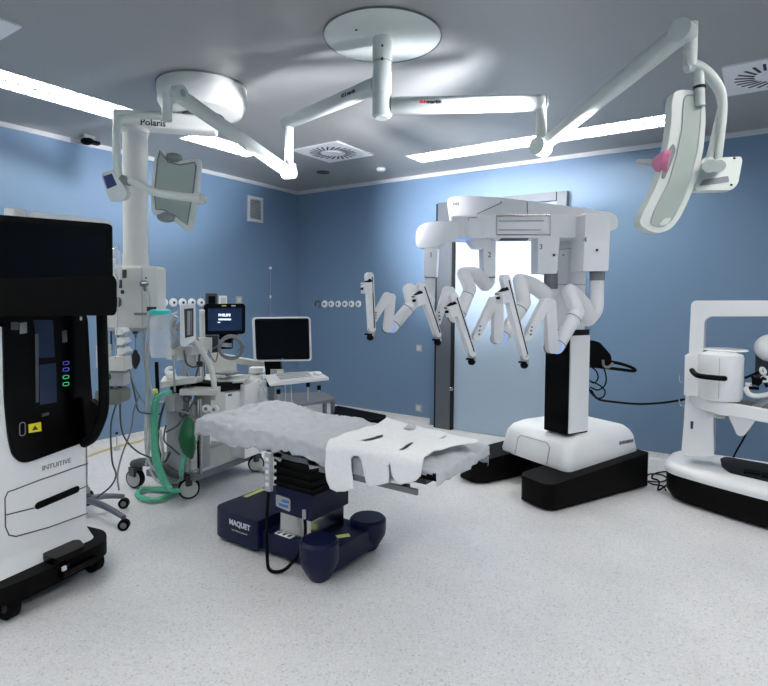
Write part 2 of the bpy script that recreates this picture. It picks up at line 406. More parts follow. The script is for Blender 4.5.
for i, x in enumerate((163.5, 173, 182.3, 191.5, 200.5)):
    p = px(x, 302.5, XL)
    if i == 0: g0 = outlet(p, V((1, 0, 0)), 'white gas outlet on the left wall, '+LW[0], 'gas outlets on the left wall').o
    else: o = copy_tree(g0); o.location = p; o.scale = (.8, .8, .8)
    if i: o['label'] = 'white gas outlet on the left wall, '+LW[i]
    if i == 4: g0.scale = (.8, .8, .8)
for k, (x, lb) in enumerate(zip((325, 331.5, 338.3, 345.2, 351.7, 358.7), (0,)*6)):
    p = py(x, 304, YB); o = copy_tree(g0); o.location = p; o.rotation_euler = (0, 0, -math.pi/2)
    o.scale = (.8, .8, .8) if k == 0 else (.72, .72, .72)
    tag(o, 'white gas outlet on the back wall, '+LB[k], None, 'gas outlets on the back wall')
p = py(320, 304, YB)
t = T('hose_bracket', 'grey wall bracket at the corner end of the back gas outlets', 'bracket', p)
t.part('plate', MB().box((p.x, YB-.01, p.z), (.05, .02, .12), .004), 'grey')
t.part('hook', MB().tube([(p.x, YB-.02, p.z+.04), (p.x, YB-.09, p.z+.03), (p.x, YB-.1, p.z-.03)], .01, k=4), 'dgrey')
def plate(x, y, label, mt='lgrey', s_=.085, wall='b', name='wall_switch', cat='switch'):
    p = py(x, y, YB) if wall == 'b' else px(x, y, XL)
    n = V((0, -1, 0)) if wall == 'b' else V((1, 0, 0))
    t = T(name, label, cat, p, math.atan2(n.y, n.x), None, 'local')
    t.part('frame', MB().box((.006, 0, 0), (.012, s_, s_), .003), mt)
    t.part('rocker', MB().box((.015, 0, 0), (.008, s_*.6, s_*.6), .003), 'offwhite' if mt != 'dgrey' else 'black')
plate(419.5, 348, 'square grey switch on the blue wall left of the door, above the other one')
plate(419, 408, 'square grey socket on the blue wall left of the door, close to the floor', name='wall_socket', cat='socket')
plate(211, 300, 'dark square data box on the left wall above the small lit monitor', 'dgrey', .16, 'l', 'data_socket', 'socket')
plate(222.5, 300.5, 'bright white square box on the left wall above the small lit monitor', 'white', .12, 'l', 'data_socket', 'socket')
plate(238.5, 300, 'pale rounded box on the left wall above the right end of the small monitor', 'lgrey', .1, 'l', 'data_socket', 'socket')
a, b = px(270.5, 268, XL+.03), px(271, 318, XL+.03)
t = T('pull_cord', 'thin pull cord hanging down the left wall above the big monitor', 'cord', (XL, a.y, b.z))
t.part('cord', MB().tube([a+V((0, 0, .0)), V((XL+.03, a.y, b.z))], .004, n=6), 'lgrey')
t.part('toggle', MB().sph((XL+.03, a.y, a.z), .02).box((XL+.015, a.y, a.z), (.03, .02, .02)), 'white')
t.part('weight', MB().sph((XL+.03, a.y, (a.z+b.z)/2-.05), (.014, .014, .024)), 'white')
# ================================================================== CEILING EQUIPMENT
def onplane(p, n):
    p, n = V(p), V(n)
    def f(x, y): r = ray(x, y); return CAM + r*((p-CAM).dot(n)/r.dot(n))
    return f
def turned(deg, tilt=0):               # a direction facing the camera, turned by deg to the right, tilted up
    a = math.radians(deg); n = -FH*math.cos(a)+R0*math.sin(a)
    return (n*math.cos(math.radians(tilt))+ZUP*math.sin(math.radians(tilt))).normalized()
HUB = V((-1.85, 2.67, H))
t = T('ceiling_mount', 'round white ceiling plate with short central column carrying both surgical lamps', 'lamp mount', HUB)
t.part('plate', MB().lathe([(.001, -.012), (.32, -.012), (.335, -.006), (.335, 0)], HUB, n=64), 'lampwhite')
t.part('plate_seam', MB().ring(HUB+V((0, 0, -.008)), (0, 0, 1), .338, .004, n=64), 'grey')
zb = pd(382, 117, 3.22).z; z1 = pd(382, 60, 3.22).z
sl = MB().cyl(HUB+V((0, 0, -.01)), (HUB.x, HUB.y, z1), .057, n=40, bev=.004); t.part('sleeve', sl, 'lampwhite')
dv = (-FH).normalized()
for y in (43, 56): q = pd(382.5, y, 3.16); q = V((HUB.x, HUB.y, q.z))+dv*.054; t.part('screw', MB().sph(q, .008, 10), 'ink')
t.part('screw', MB().sph(V((HUB.x-.06, HUB.y-.17, H-.014)), (.008, .008, .004), 8), 'ink')
t.part('spindle', MB().lathe([(.001, zb-H), (.04, zb-H), (.052, zb-H+.012), (.052, z1-H-.004), (.04, z1-H-.004)], HUB, n=40), 'lampwhite')

def rbeam(mb, a, b, w0, h0, w1, h1, up=ZUP, r=.45):   # soft rectangular beam between two points
    a, b = V(a), V(b); t_ = (b-a).normalized(); s_ = t_.cross(up).normalized(); u = s_.cross(t_).normalized()
    mb.loft([rr(a, s_, u, w0*.82, h0*.82, min(w0, h0)*r*.82, 4), rr(a+t_*.012, s_, u, w0, h0, min(w0, h0)*r, 4), rr(b-t_*.012, s_, u, w1, h1, min(w1, h1)*r, 4), rr(b, s_, u, w1*.82, h1*.82, min(w1, h1)*r*.82, 4)])
    return mb
# ---- lamp reaching to the left
E1 = pd(287, 123, 4.0); zarm1 = E1.z
L1 = T('surgical_lamp', 'surgical lamp hanging left on a jointed arm, its pale square back turned to the room', 'surgical lamp', (HUB.x, HUB.y, zarm1), 0, 'jointed surgical lamps')
st = V((HUB.x, HUB.y, zarm1)); dr = (E1-st).normalized()
bo = rbeam(MB(), st+dr*.056, E1+dr*.03, .085, .1, .075, .085); boom = L1.part('boom', bo, 'lampwhite')
L1.part('collar', MB().cyl(st-V((0, 0, .06)), st+V((0, 0, .06)), .0555, n=40, bev=.006), 'lampwhite')
mid = st+dr*.26; sd = dr.cross(ZUP).normalized(); sd = sd if sd.dot(-FH) > 0 else -sd
rt = ZUP.cross(sd).normalized()
text('lettering', 'KLS martin', mid+sd*.0435+V((0, 0, .0)), rt, ZUP, .03, 'ink', boom, bold=.001)
J1 = pd(289, 172, 3.98)
L1.part('drop_tube', MB().cyl(V((J1.x, J1.y, E1.z-.02)), J1+V((0, 0, -.0)), .03, n=24), 'lampwhite')
K1 = pd(177, 94, 3.0)
g = (K1-J1); g.z = 0; g.normalize(); sp = L1.part('spring_arm', rbeam(MB(), J1+g*.02, K1, .07, .085, .066, .08), 'lampwhite')
sidev = g.cross(ZUP).normalized(); sidev = sidev if sidev.dot(-FH+R0*-.2) > 0 else -sidev
L1.part('joint', MB().cyl(J1-sidev*.04, J1+sidev*.04, .047, n=32, bev=.006).box(J1+V((0, 0, .01)), (.07, .07, .1), .012), 'lampwhite')
kk = MB().cyl(K1-sidev*.036, K1+sidev*.04, .043, n=32, bev=.006); L1.part('joint', kk, 'lampwhite')
L1.part('joint_disc', MB().cyl(K1+sidev*.041, K1+sidev*.043, .02, n=24).sph(K1+sidev*.044, .005, 8), 'lampgreen', kk and L1.o.children[-1])
Q = K1-g*-.05; a = pd(167, 92, 2.98); b = pd(167, 121, 2.98)
L1.part('drop_tube', MB().cyl(a, b, .026, n=24, bev=.004).box((a+K1)/2, (.05, .05, .06), .012), 'lampwhite')
L1.part('yoke_tube', MB().tube([pd(166, 117, 2.98), pd(150, 115.5, 2.98), pd(128, 116.5, 2.97), pd(119, 120, 2.97), pd(116.5, 130, 2.96), pd(116.5, 150, 2.95), pd(118, 170, 2.95), pd(121, 182, 2.95)], .02, k=4), 'lampwhite')
n1 = turned(22, -6); P1 = pd(177, 190, 3.05); fpl = onplane(P1, n1)
o1 = [(155, 156), (157.5, 149), (161, 146.6), (164.5, 150), (167.5, 156), (172, 160), (181, 161), (193, 158.6), (199, 158), (202, 161), (202, 168), (200, 194), (196, 215), (193.5, 229), (190.7, 232.4), (187, 231), (174.6, 220), (167, 215.5), (161, 213.5), (154, 214.6), (151.5, 211), (151, 195), (152.2, 175)]
hd = L1.part('lamp_head', MB().prism(rpoly([fpl(*p) for p in o1], .02, 3), -n1*.09, .022, 4, 40), 'lampwhite')
i1 = [(157.5, 160), (160, 150.5), (163, 155), (168, 162), (180, 165), (194.5, 162.5), (196, 166), (193, 191), (187, 225), (176, 216), (163, 209.5), (156, 209.5), (154.5, 195)]
L1.part('back_panel', MB().prism([fpl(*p)+n1*.003 for p in i1], -n1*.012, .003, 1), 'lampgreen', hd)
L1.part('seam', MB().tube([fpl(x, y)+n1*.003 for x, y in i1], .0035, n=6, closed=True), 'grey', hd)
for q in (fpl(173, 158), fpl(167, 217)): L1.part('vent_grip', MB().sph(q-n1*.03, (.055, .05, .03)), 'grey', hd)
L1.part('light_face', MB().prism([fpl(*p)-n1*.089 for p in [(161, 160), (194, 166), (188, 220), (158, 206)]], -n1*.004), 'lampface', hd)
L1.part('yoke_arm', MB().tube([pd(121, 179, 2.95), pd(135, 182, 2.93), pd(152, 191, 2.9), pd(170, 195, 2.91), pd(199, 198.5, 2.95)], [.02, .02, .019, .022, .022], k=3).cap(pd(196, 198, 2.97), pd(202, 199, 2.97), .027).cyl(pd(199, 198.5, 2.97), fpl(197, 198), .02), 'lampwhite')
L1.part('yoke_collar', MB().cyl(pd(122, 179.5, 2.95), pd(130, 181.5, 2.94), .024, n=20, bev=.003), 'grey')
npn = turned(-10, -5); fp = onplane(pd(114, 185, 2.93), npn)
cp = L1.part('control_panel', MB().prism(rpoly([fp(*p) for p in [(101, 174), (112, 169), (127.5, 193), (124, 200), (112, 201.5), (108, 197)]], .02, 4), -npn*.035, .008, 3), 'lampwhite')
L1.part('display', MB().prism([fp(*p)+npn*.002 for p in [(103.5, 176.5), (112, 173.5), (117, 185), (107.5, 189)]], -npn*.004), 'navytop', cp)
L1.part('grip_hole', MB().prism(rpoly([fp(*p)+npn*.002 for p in [(114, 191), (119, 188.5), (122, 194), (118, 197)]], .006), -npn*.004), 'whiteink', cp)

# ---- lamp reaching to the right
E2 = pd(541, 103, 3.17)
L2 = T('surgical_lamp', 'surgical lamp hanging right from the high spring arm, long curved back and pink handle', 'surgical lamp', (HUB.x, HUB.y, E2.z), 0, 'jointed surgical lamps')
st = V((HUB.x, HUB.y, E2.z)); dr = (E2-st).normalized()
boom = L2.part('boom', rbeam(MB(), st+dr*.055, E2+dr*.02, .08, .1, .075, .088), 'lampwhite')
L2.part('end_cap', rbeam(MB(), E2+dr*.018, E2+dr*.035, .072, .082, .06, .07), 'lgrey', boom)
L2.part('collar', MB().cyl(st-V((0, 0, .06)), st+V((0, 0, .06)), .0555, n=40, bev=.006), 'lampwhite')
sd = dr.cross(ZUP).normalized(); sd = sd if sd.dot(-FH) > 0 else -sd; rt = ZUP.cross(sd).normalized()
q = st+dr*.27+sd*.0412
text('lettering', 'KLS', q-rt*.034+ZUP*.006, rt, ZUP, .02, 'redink', boom, bold=.0015)
text('lettering', 'martin', q+rt*.03+ZUP*.006, rt, ZUP, .032, 'ink', boom, bold=.001)
J2 = pd(541, 147, 3.17); K2 = pd(683, 32, 2.6)
L2.part('drop_tube', MB().tube([V((E2.x, E2.y, E2.z-.0)), J2+V((0, 0, .05)), J2], [.026, .03, .04], n=20), 'lampwhite')
g = (K2-J2).normalized(); gh = V((g.x, g.y, 0)).normalized(); sidev = gh.cross(ZUP); sidev = sidev if sidev.dot(-FH) > 0 else -sidev
L2.part('spring_arm', rbeam(MB(), J2, K2, .06, .07, .075, .1), 'lampwhite')
L2.part('joint', MB().cyl(J2-sidev*.038, J2+sidev*.042, .05, n=32, bev=.006), 'lampwhite')
L2.part('joint', MB().cyl(K2-sidev*.038, K2+sidev*.042, .051, n=32, bev=.006), 'lampwhite')
a = pd(691, 30, 2.62); b = pd(690, 67, 2.62)
L2.part('drop_tube', MB().cyl(a+V((0, 0, .03)), b, .029, n=24, bev=.005).cyl(pd(690, 50, 2.62), pd(690, 51, 2.62), .031), 'lampwhite')
L2.part('yoke_tube', MB().tube([pd(686, 68, 2.62), pd(696, 66, 2.62), pd(709, 75, 2.62), pd(719, 89, 2.62), pd(722.5, 104, 2.62), pd(722, 125, 2.62), pd(718, 160, 2.62)], [.026, .026, .026, .024, .02, .017, .016], k=4)
        .tube([pd(721, 108, 2.64), pd(716, 130, 2.66), pd(709, 160, 2.66)], .015, k=3), 'lampwhite')
L2.part('lamp_pivot', MB().cyl(pd(699, 72, 2.62), pd(700, 106, 2.62), .022, n=20, bev=.003), 'lampwhite')
L2.part('pivot_ring', MB().cyl(pd(699.5, 86, 2.62), pd(699.6, 88.5, 2.62), .027, n=24), 'gasket')
n2 = turned(8, 4); P2 = pd(682, 160, 2.6); f2 = onplane(P2, n2)
o2 = [(674, 92), (681, 89.5), (692.5, 90), (700, 94), (705, 103), (706, 120), (704, 145), (699, 172), (690, 197), (680, 218), (671, 229), (661, 233), (651, 231.5), (642, 226.5), (639.5, 222), (644, 210), (653, 193), (660, 176), (665.5, 157), (669, 140), (671.5, 120), (672, 102)]
hd = L2.part('lamp_head', MB().prism(rpoly([f2(*p) for p in o2], .03, 3), -n2*.05, .022, 4, 40), 'lampwhite')
i2 = [(685, 95), (697, 96), (700.5, 104), (700, 125), (697, 150), (690, 180), (681, 203), (671, 221), (661, 227), (650, 224), (654, 211), (668, 184), (676, 158), (682, 128), (683, 105)]
L2.part('back_panel', MB().prism(rpoly([f2(*p)+n2*.003 for p in i2], .02, 3), -n2*.012, .003, 1), 'lampgreen', hd)
L2.part('seam', MB().tube(rpoly([f2(x, y)+n2*.003 for x, y in i2], .02, 3), .0035, n=6, closed=True), 'lgrey', hd)
L2.part('side_grip', MB().prism(rpoly([f2(*p)+n2*.004 for p in [(673, 143), (675.5, 150), (670, 166), (664, 179), (661.5, 178), (663, 166), (668, 150)]], .02, 3), -n2*.02, .004), 'grey', hd)
L2.part('latch', MB().prism(rpoly([f2(*p)+n2*.006 for p in [(658, 225), (664, 218.5), (671, 218), (667, 225)]], .01, 3), -n2*.02, .004), 'lampwhite', hd)
L2.part('light_face', MB().prism([f2(*p)-n2*.049 for p in [(682, 100), (697, 104), (688, 180), (668, 216), (654, 214), (672, 170)]], -n2*.004), 'lampface', hd)
hx = pd(662, 163, 2.62); hl = pd(642, 162, 2.66); hdv = (hl-hx).normalized()
L2.part('handle_collar', MB().tube([hx+hdv*-.03, hx, hx+hdv*.025, hx+hdv*.04], [.06, .058, .035, .018], n=16), 'pink', hd)
L2.part('handle', MB().cap(hx+hdv*.03, hx+hdv*.1, .016, .014), 'lgrey', hd)
n3 = turned(8, 10); f3 = onplane(pd(718, 175, 2.66), n3)
pn = L2.part('control_panel', MB().prism(rpoly([f3(*p) for p in [(696, 190.5), (695, 186), (704, 160), (722, 157.5), (741, 156.5), (742.5, 160), (738, 184), (732, 190)]], .02, 4), -n3*.035, .01, 3), 'lampwhite')
L2.part('grip_slot', MB().prism(rpoly([f3(*p)+n3*.002 for p in [(699, 186), (703, 180), (728, 176), (729, 182)]], .008), -n3*.004), 'grey', pn)
L2.part('pivot', MB().cyl(pd(708, 163, 2.66), pd(710, 166, 2.55), .03, n=24, bev=.004).cyl(pd(718, 164, 2.66), pd(719, 166, 2.55), .028, n=24, bev=.004), 'lampwhite')
for (x, y) in ((734, 158.5), (731, 185)): L2.part('screw', MB().sph(f3(x, y)+n3*.002, .006, 8), 'ink', pn)
def lamp_spot(P, aim, par, size, power, blend=.6, r=.12):
    l = bpy.data.lights.new('lamp_light', 'SPOT'); l.energy = power; l.color = (.92, .92, 1.0); l.spot_size = math.radians(size); l.spot_blend = blend; l.shadow_soft_size = r
    o = bpy.data.objects.new('lamp_light', l); COL.objects.link(o); o.parent = par
    mm = (V(aim)-V(P)).to_track_quat('-Z', 'Y').to_matrix().to_4x4(); mm.translation = V(P); o.matrix_local = INV[par.name] @ mm
lamp_spot(P1-n1*.16, py(485, 215, YB), L1.o, 48, LAMP_POWER, 1.0)
lamp_spot(P2-n2*.17, pz(292, 108, H), L2.o, 46, LAMP_POWER*.7, .8)

# ---- supply pendant
DC = V((-3.37, 2.6, H)); CC = pd(135.5, 200, 3.95)
t = T('ceiling_pendant', 'white ceiling supply pendant with round drum, arm, thick column and outlet head', 'medical pendant', DC)
t.part('drum', MB().lathe([(.001, -.21), (.2, -.21), (.27, -.19), (.305, -.13), (.31, -.05), (.31, 0)], DC, n=56), 'offwhite')
t.part('drum_ring', MB().ring(DC+V((0, 0, -.006)), (0, 0, 1), .312, .006, n=56), 'grey')
za = 2.775; A0 = V((DC.x, DC.y, za)); A1 = V((CC.x, CC.y, za)); dd = (A1-A0).normalized()
arm = t.part('arm', rbeam(MB(), A0-dd*.1, A1+dd*.13, .18, .115, .17, .115, r=.25), 'offwhite')
sd = dd.cross(ZUP); sd = sd if sd.dot(-FH) > 0 else -sd; rt = ZUP.cross(sd)
text('lettering', 'Polaris', V((CC.x, CC.y, za))+rt*.135+sd*.0875-ZUP*.03, rt, ZUP, .062, 'ink', arm, bold=.001)
t.part('arm_bearing', MB().cyl((DC.x, DC.y, za+.05), (DC.x, DC.y, H-.2), .15, n=40), 'dgrey')
zh = pd(135, 266, 3.9).z; zc = pd(135, 254, 3.9).z
t.part('column', MB().cyl((CC.x, CC.y, za-.05), (CC.x, CC.y, zc), .083, n=40, bev=.003).cyl((CC.x, CC.y, zc), (CC.x, CC.y, zh-.01), .087, n=40, bev=.003).cyl((CC.x, CC.y, za-.09), (CC.x, CC.y, za-.055), .093, n=40, bev=.005), 'offwhite')
hb = pd(135, 327, 3.9).z; hn = turned(4); hs = ZUP.cross(hn).normalized(); h0 = V((CC.x, CC.y, 0))
# eight-sided head: front face narrower than the body
def oct_(z, k=1): return [h0+hs*a*k+hn*b*k+V((0, 0, z)) for a, b in ((-.075, .16), (.1, .16), (.175, .08), (.175, -.1), (.09, -.16), (-.09, -.16), (-.19, -.1), (-.19, .06))]
hd = t.part('outlet_head', MB().loft([oct_(hb), oct_(zh-.02), oct_(zh, .93)]), 'offwhite', sharp=20)
t.part('head_seam', MB().box(h0+hs*.098+hn*.16+V((0, 0, (zh+hb)/2)), (.006, .004, zh-hb-.02), 0, Matrix((hs, hn, ZUP)).transposed()).box(h0+V((0, 0, hb-.012)), (.3, .26, .024), .004, Matrix((hs, hn, ZUP)).transposed()), 'lgrey', hd)
hf = onplane(h0+hn*.161+V((0, 0, zh)), hn)
sdn = V((0, 0, 0))
fl = (oct_(0)[0]-oct_(0)[7]).normalized(); fn = ZUP.cross(fl).normalized(); fn = fn if fn.dot(-FH) > 0 else -fn; ff = onplane(oct_(0)[0]+fn*.002, fn)
so = MB()
for x, y, w_, h_ in ((124.5, 274, 5, 8), (120.5, 284, 3, 8)): so.box(ff(x, y), (w_*.007, .012, h_*.007), .003, Matrix((fl, fn, ZUP)).transposed())
so.cyl(ff(123.3, 292), ff(123.3, 292)+fn*.012, .013, n=16)
t.part('socket', so, 'ink', hd)
t.part('knob', MB().cyl(ff(119, 302), ff(119, 302)+fn*.02, .034, n=24, bev=.004), 'dgrey', hd)
va = hf(144.5, 284)
t.part('gas_valve', MB().cyl(va, va+hn*.04, .026, .02, n=20, bev=.004).cyl(va+hn*.04, va+hn*.05+hs*.04, .012).cyl(va+hn*.04+hs*.015, va+hn*.045+hs*.02-ZUP*.05, .01), 'darksteel', hd)
t.part('screw', MB().sph(hf(146, 278), .007, 8), 'ink', hd)
q = hf(140.5, 314); t.part('label_strip', MB().box(q, (.085, .004, .018), .001, Matrix((hs, hn, ZUP)).transposed()), 'grey', hd)
for u_, v_, r_ in ((-.06, .1, .02), (.03, .1, .018), (-.13, 0, .02)): q = h0+hs*u_+hn*v_; t.part('hose_stub', MB().cyl(q+V((0, 0, hb-.045)), q+V((0, 0, hb)), r_), 'dgrey', hd)
PEND = dict(h0=h0, hs=hs, hn=hn, hb=hb, hf=hf)
# ================================================================== OPERATING TABLE
from mathutils import noise as NZ
def fbm(p, o=4): return NZ.fractal(V(p), .9, 2.1, o)
TX0, TX1, TY0, TY1, TZ = -3.04, -1.27, 2.31, 2.90, .735
t = T('operating_table', 'blue-footed operating table covered in crumpled paper, standing in the middle of the floor', 'operating table', (-2.3, 2.52, 0))
bs = MB()
bs.prism(rpoly([(-2.86, 2.27, .035), (-2.45, 2.27, .035), (-2.45, 2.80, .035), (-2.86, 2.80, .035)], [.09, .02, .02, .09]), (0, 0, .175), .022, 3)
base = t.part('base_block', bs, 'navy')
t.part('base_seam', MB().box((-2.62, 2.268, .12), (.26, .006, .005)), 'ink', base)
ft = MB().box((-2.70, 2.535, .018), (.24, .42, .036)); t.part('glide', ft, 'black', base)
t.part('base_bridge', MB().box((-2.22, 2.53, .085), (.52, .44, .11), .02), 'navy')
def foot(x, y, h=.22, r=.105): return MB().lathe([(.045, 0), (.058, .01), (.07, .03), (r*.96, .095), (r, .125), (r, h-.014), (r-.014, h), (.001, h)], (x, y, 0))
t.part('foot', foot(-1.975, 2.285, .225, .108), 'navy'); t.part('foot', foot(-1.975, 2.74, .2, .112), 'navy')
t.part('foot_bridge', MB().box((-1.98, 2.53, .1), (.15, .42, .12), .03), 'navy')
qa, qb = pz(245, 497, .2115), pz(264, 489, .2115); qv = (qb-qa).normalized(); qs = V((-qv.y, qv.x, 0))*.018
t.part('sticker', MB().prism([qa-qs, qb-qs, qb+qs, qa+qs], (0, 0, .002)), 'paleyellow')
t.part('sticker', MB().box((-1.98, 2.5, .162), (.04, .08, .002), 0, Matrix.Rotation(-.6, 3, 'Z')), 'paleyellow')
text('lettering', 'MAQUET', (-2.60, 2.2675, .155), (1, 0, 0), (0, 0, 1), .046, 'whiteink', base, bold=.0015)
text('lettering', 'GETINGE GROUP', (-2.60, 2.2675, .112), (1, 0, 0), (0, 0, 1), .018, 'whiteink', base)
t.part('label_plate', MB().prism(rr((-2.30, 2.345, .142), (1, 0, 0), (0, 1, 0), .13, .04, .006), (0, 0, .002)), 'white')
for i in range(3): t.part('pictogram', MB().box((-2.34+i*.04, 2.345, .1445), (.02, .018, .002)), 'ink')
cx, cy = -2.215, 2.50
t.part('lift_column', MB().box((cx, cy, .215), (.24, .30, .17), .02), 'steel')
cv = t.part('column_cover', MB().box((cx, cy, .355), (.28, .34, .15), .02), 'navy')
pl = t.part('label_plate', MB().prism(rpoly([(cx-.135, cy-.171, .31), (cx-.02, cy-.171, .3), (cx-.02, cy-.171, .375), (cx-.135, cy-.171, .38)], .012), (0, -.003, 0)), 'lgrey')
t.part('label_print', MB().box((cx-.055, cy-.1755, .355), (.055, .002, .016)).box((cx-.07, cy-.1755, .327), (.075, .002, .016)), 'blue', pl)
bl = MB()
for i in range(9): z = .415+i*.022; bl.box((cx, cy, z+.015), (.3 if i % 2 else .28, .35 if i % 2 else .33, .02), .006)
t.part('bellows', bl, 'black')
t.part('top_bracket', MB().box((cx, cy, .62), (.42, .36, .03), .008).box((cx-.02, cy-.15, .6), (.12, .03, .04), .01), 'darksteel')
for k in range(2): t.part('cross_brace', MB().box((cx+(-.12, .16)[k], cy-.16, .62), (.07, .04, .06), .014, Matrix.Rotation(.3*(1-2*k), 3, 'Y')), 'lgrey')
t.part('frame', MB().box(((TX0+TX1)/2-.03, 2.6, .645), (TX1-TX0-.1, .48, .035), .006), 'dgrey')
t.part('side_rail', MB().box((-1.66, TY0-.03, .613), (.62, .014, .028), .003).box((-1.92, TY0, .613), (.03, .05, .02)).box((-1.44, TY0, .613), (.03, .05, .02)), 'darksteel')
t.part('side_rail', MB().box((-2.5, TY1-.02, .633), (1.1, .014, .028), .003).box((-2.8, TY1-.03, .633), (.03, .05, .02)).box((-2.1, TY1-.03, .633), (.03, .05, .02)), 'darksteel')
md = MB()
for a, b in ((TX0+.03, -2.62), (-2.6, -1.9), (-1.88, TX1-.02)): md.box(((a+b)/2, 2.605, .682), (b-a, .5, .052), .02)
t.part('mattress', md, 'black')
# hand control and its lead
hc = t.part('hand_control', MB().box((-2.315, 2.235, .545), (.045, .025, .22), .008), 'lgrey')
for i in range(5): t.part('button', MB().box((-2.315, 2.221, .62-i*.036), (.022, .004, .02), .002), 'whiteink' if i % 2 else 'white', hc)
t.part('lead', MB().tube([(-2.315, 2.235, .44), (-2.315, 2.22, .25), (-2.29, 2.2, .07), (-2.25, 2.18, .015), (-2.18, 2.19, .02), (-2.13, 2.22, .06), (-2.10, 2.28, .14), (-2.10, 2.31, .22), (-2.12, 2.325, .30)], .0095, k=6), 'black')
t.part('plug', MB().cyl((-2.12, 2.322, .29), (-2.12, 2.322, .34), .012), 'lgrey')

# ---- crumpled grey-white paper cover
dm('drape', (188, 192, 197), .75, var=.05, scale=26, bump=.6)
def drape():
    L0, L1_, W0, W1 = TX0, TX1, TY0+.0, TY1-.0; hmax = .22; st = .010
    na = int((L1_-L0+2*hmax)/st); nb = int((W1-W0+2*hmax)/st); mb_ = MB(); vs = {}
    def hem(x, y, over_side):
        n_ = .03*math.sin(x*9)+.03*NZ.noise(V((x*4, y*4, 3)))
        u = (x-L0)/(L1_-L0)
        if over_side == 'front': return .10+n_*.35+.03*(1-u)+.02*(u > .6)-.10*max(0, u-.86)/.14
        if over_side == 'back': return .10+n_*.6
        if over_side == 'left': return .12+n_*.5
        return .05+n_*.8
    for i in range(na+1):
        for j in range(nb+1):
            x = L0-hmax+i*st; y = W0-hmax+j*st
            ox = max(L0-x, 0, x-L1_); oy = max(W0-y, 0, y-W1)
            side = 'front' if (y < W0 and oy >= ox) else 'back' if (y > W1 and oy >= ox) else 'left' if x < L0 else 'right'
            d = (ox**3+oy**3)**(1/3) if (ox and oy) else ox+oy
            if d > hem(x, y, side): continue
            bx, by = min(max(x, L0), L1_), min(max(y, W0), W1)
            u = (bx-L0)/(L1_-L0)
            # wrinkles: ridged noise, long folds
            wr = .022-abs(NZ.noise(V((x*3.2+1.5*y, y*6, 0))))*.03+(.012-abs(NZ.noise(V((x*8, y*9-x*3, 5))))*.03)+(.006-abs(NZ.noise(V((x*19, y*17+x*8, 9))))*.014)
            wr *= 1-.45*min(1, max(0, (bx+2.1)/.1))
            pil = .055*math.exp(-(((x-(L0+.27))/.17)**2))*math.exp(-((y-2.72)/.17)**2)
            z = TZ+.004+wr+pil
            edge = min(bx-L0, L1_-bx, by-W0, W1-by)
            z -= .02*max(0, 1-edge/.05)**2
            z -= .015*max(0, (u-.9)/.1)
            out = V(((x-bx), (y-by), 0)); 
            if out.length > 0: out.normalize()
            fold = .5+.5*math.sin((x*38 if side in ('front', 'back') else y*38)+4*NZ.noise(V((x*5, y*5, 0))))
            push = min(d, .02)*.6+d*(.03+.06*fold)+.012*NZ.noise(V((x*14, y*14, d*16)))*(d > 0)
            p = V((bx, by, z-max(0, d-.012)))+out*push
            vs[i, j] = mb_.bm.verts.new(p)
    for (i, j) in list(vs):
        q = [(i, j), (i+1, j), (i+1, j+1), (i, j+1)]
        if all(k in vs for k in q): mb_.bm.faces.new([vs[k] for k in q])
    for v in [v for v in mb_.bm.verts if not v.link_faces]: mb_.bm.verts.remove(v)
    return mb_
o = solo('paper_cover', drape(), 'drape', 'crumpled greyish paper cover draped over the whole operating table', 'drape', org=(-2.2, 2.51, TZ), sharp=180)
md_ = o.modifiers.new('thickness', 'SOLIDIFY'); md_.thickness = .002; md_.offset = 1
# dark plate poking out at the foot end
# ---- white cut-out sheet with flaps
ZS = TZ+.05; YS = TY0-.04
def top(x, y): p = pz(x, y, ZS); return (p.x, p.y)
def hang(x, y): p = py(x, y, YS); return (p.x, YS-(ZS-p.z))
def auto(x, y):
    a = top(x, y)
    return a if a[1] >= YS else hang(x, y)
outl = [(327.6, 445), (333, 438), (345, 433.5), (357, 430), (370, 427), (378, 424.6), (382, 420.5), (387, 418), (392, 419.5), (404, 423), (416, 426), (427, 429), (440, 432), (450.6, 434.5), (465, 437.5), (479, 440.5), (477, 443),
        (463, 446), (450, 448), (440, 450), (434, 451.5), (427, 456), (423.5, 461), (423, 467), (421.5, 474), (417, 478.5), (410, 480.5), (403, 480.8), (397.5, 478), (394, 472), (392.5, 463), (390.8, 461.5), (390, 463.5), (391, 472), (391.5, 480), (380, 483), (367.5, 485.5), (364.5, 472), (362.5, 458), (359.5, 454.3), (355, 454), (352, 457), (352.8, 470), (355, 487), (347, 489), (339, 489), (333, 486), (329.5, 477), (327.3, 463)]
holes = [[(360.5, 441.8), (372, 437.5), (383, 434.8), (382.5, 437.5), (374, 441.5), (365, 442.8)], [(403, 429.5), (406, 427), (408, 424), (411, 425.5), (418, 426), (416, 429), (409, 431.5)], [(399, 450), (405, 446), (412, 443), (413, 444.5), (408, 448), (402, 450.5)], [(439, 439), (443, 436.5), (446.5, 435.5), (446, 437), (442, 439.5)]]
bm = bmesh.new()
for poly in [outl]+holes:
    vv = [bm.verts.new((*auto(*p), 0)) for p in poly]
    for i in range(len(vv)): bm.edges.new((vv[i-1], vv[i]))
bmesh.ops.triangle_fill(bm, edges=bm.edges[:], use_dissolve=False, use_beauty=True)
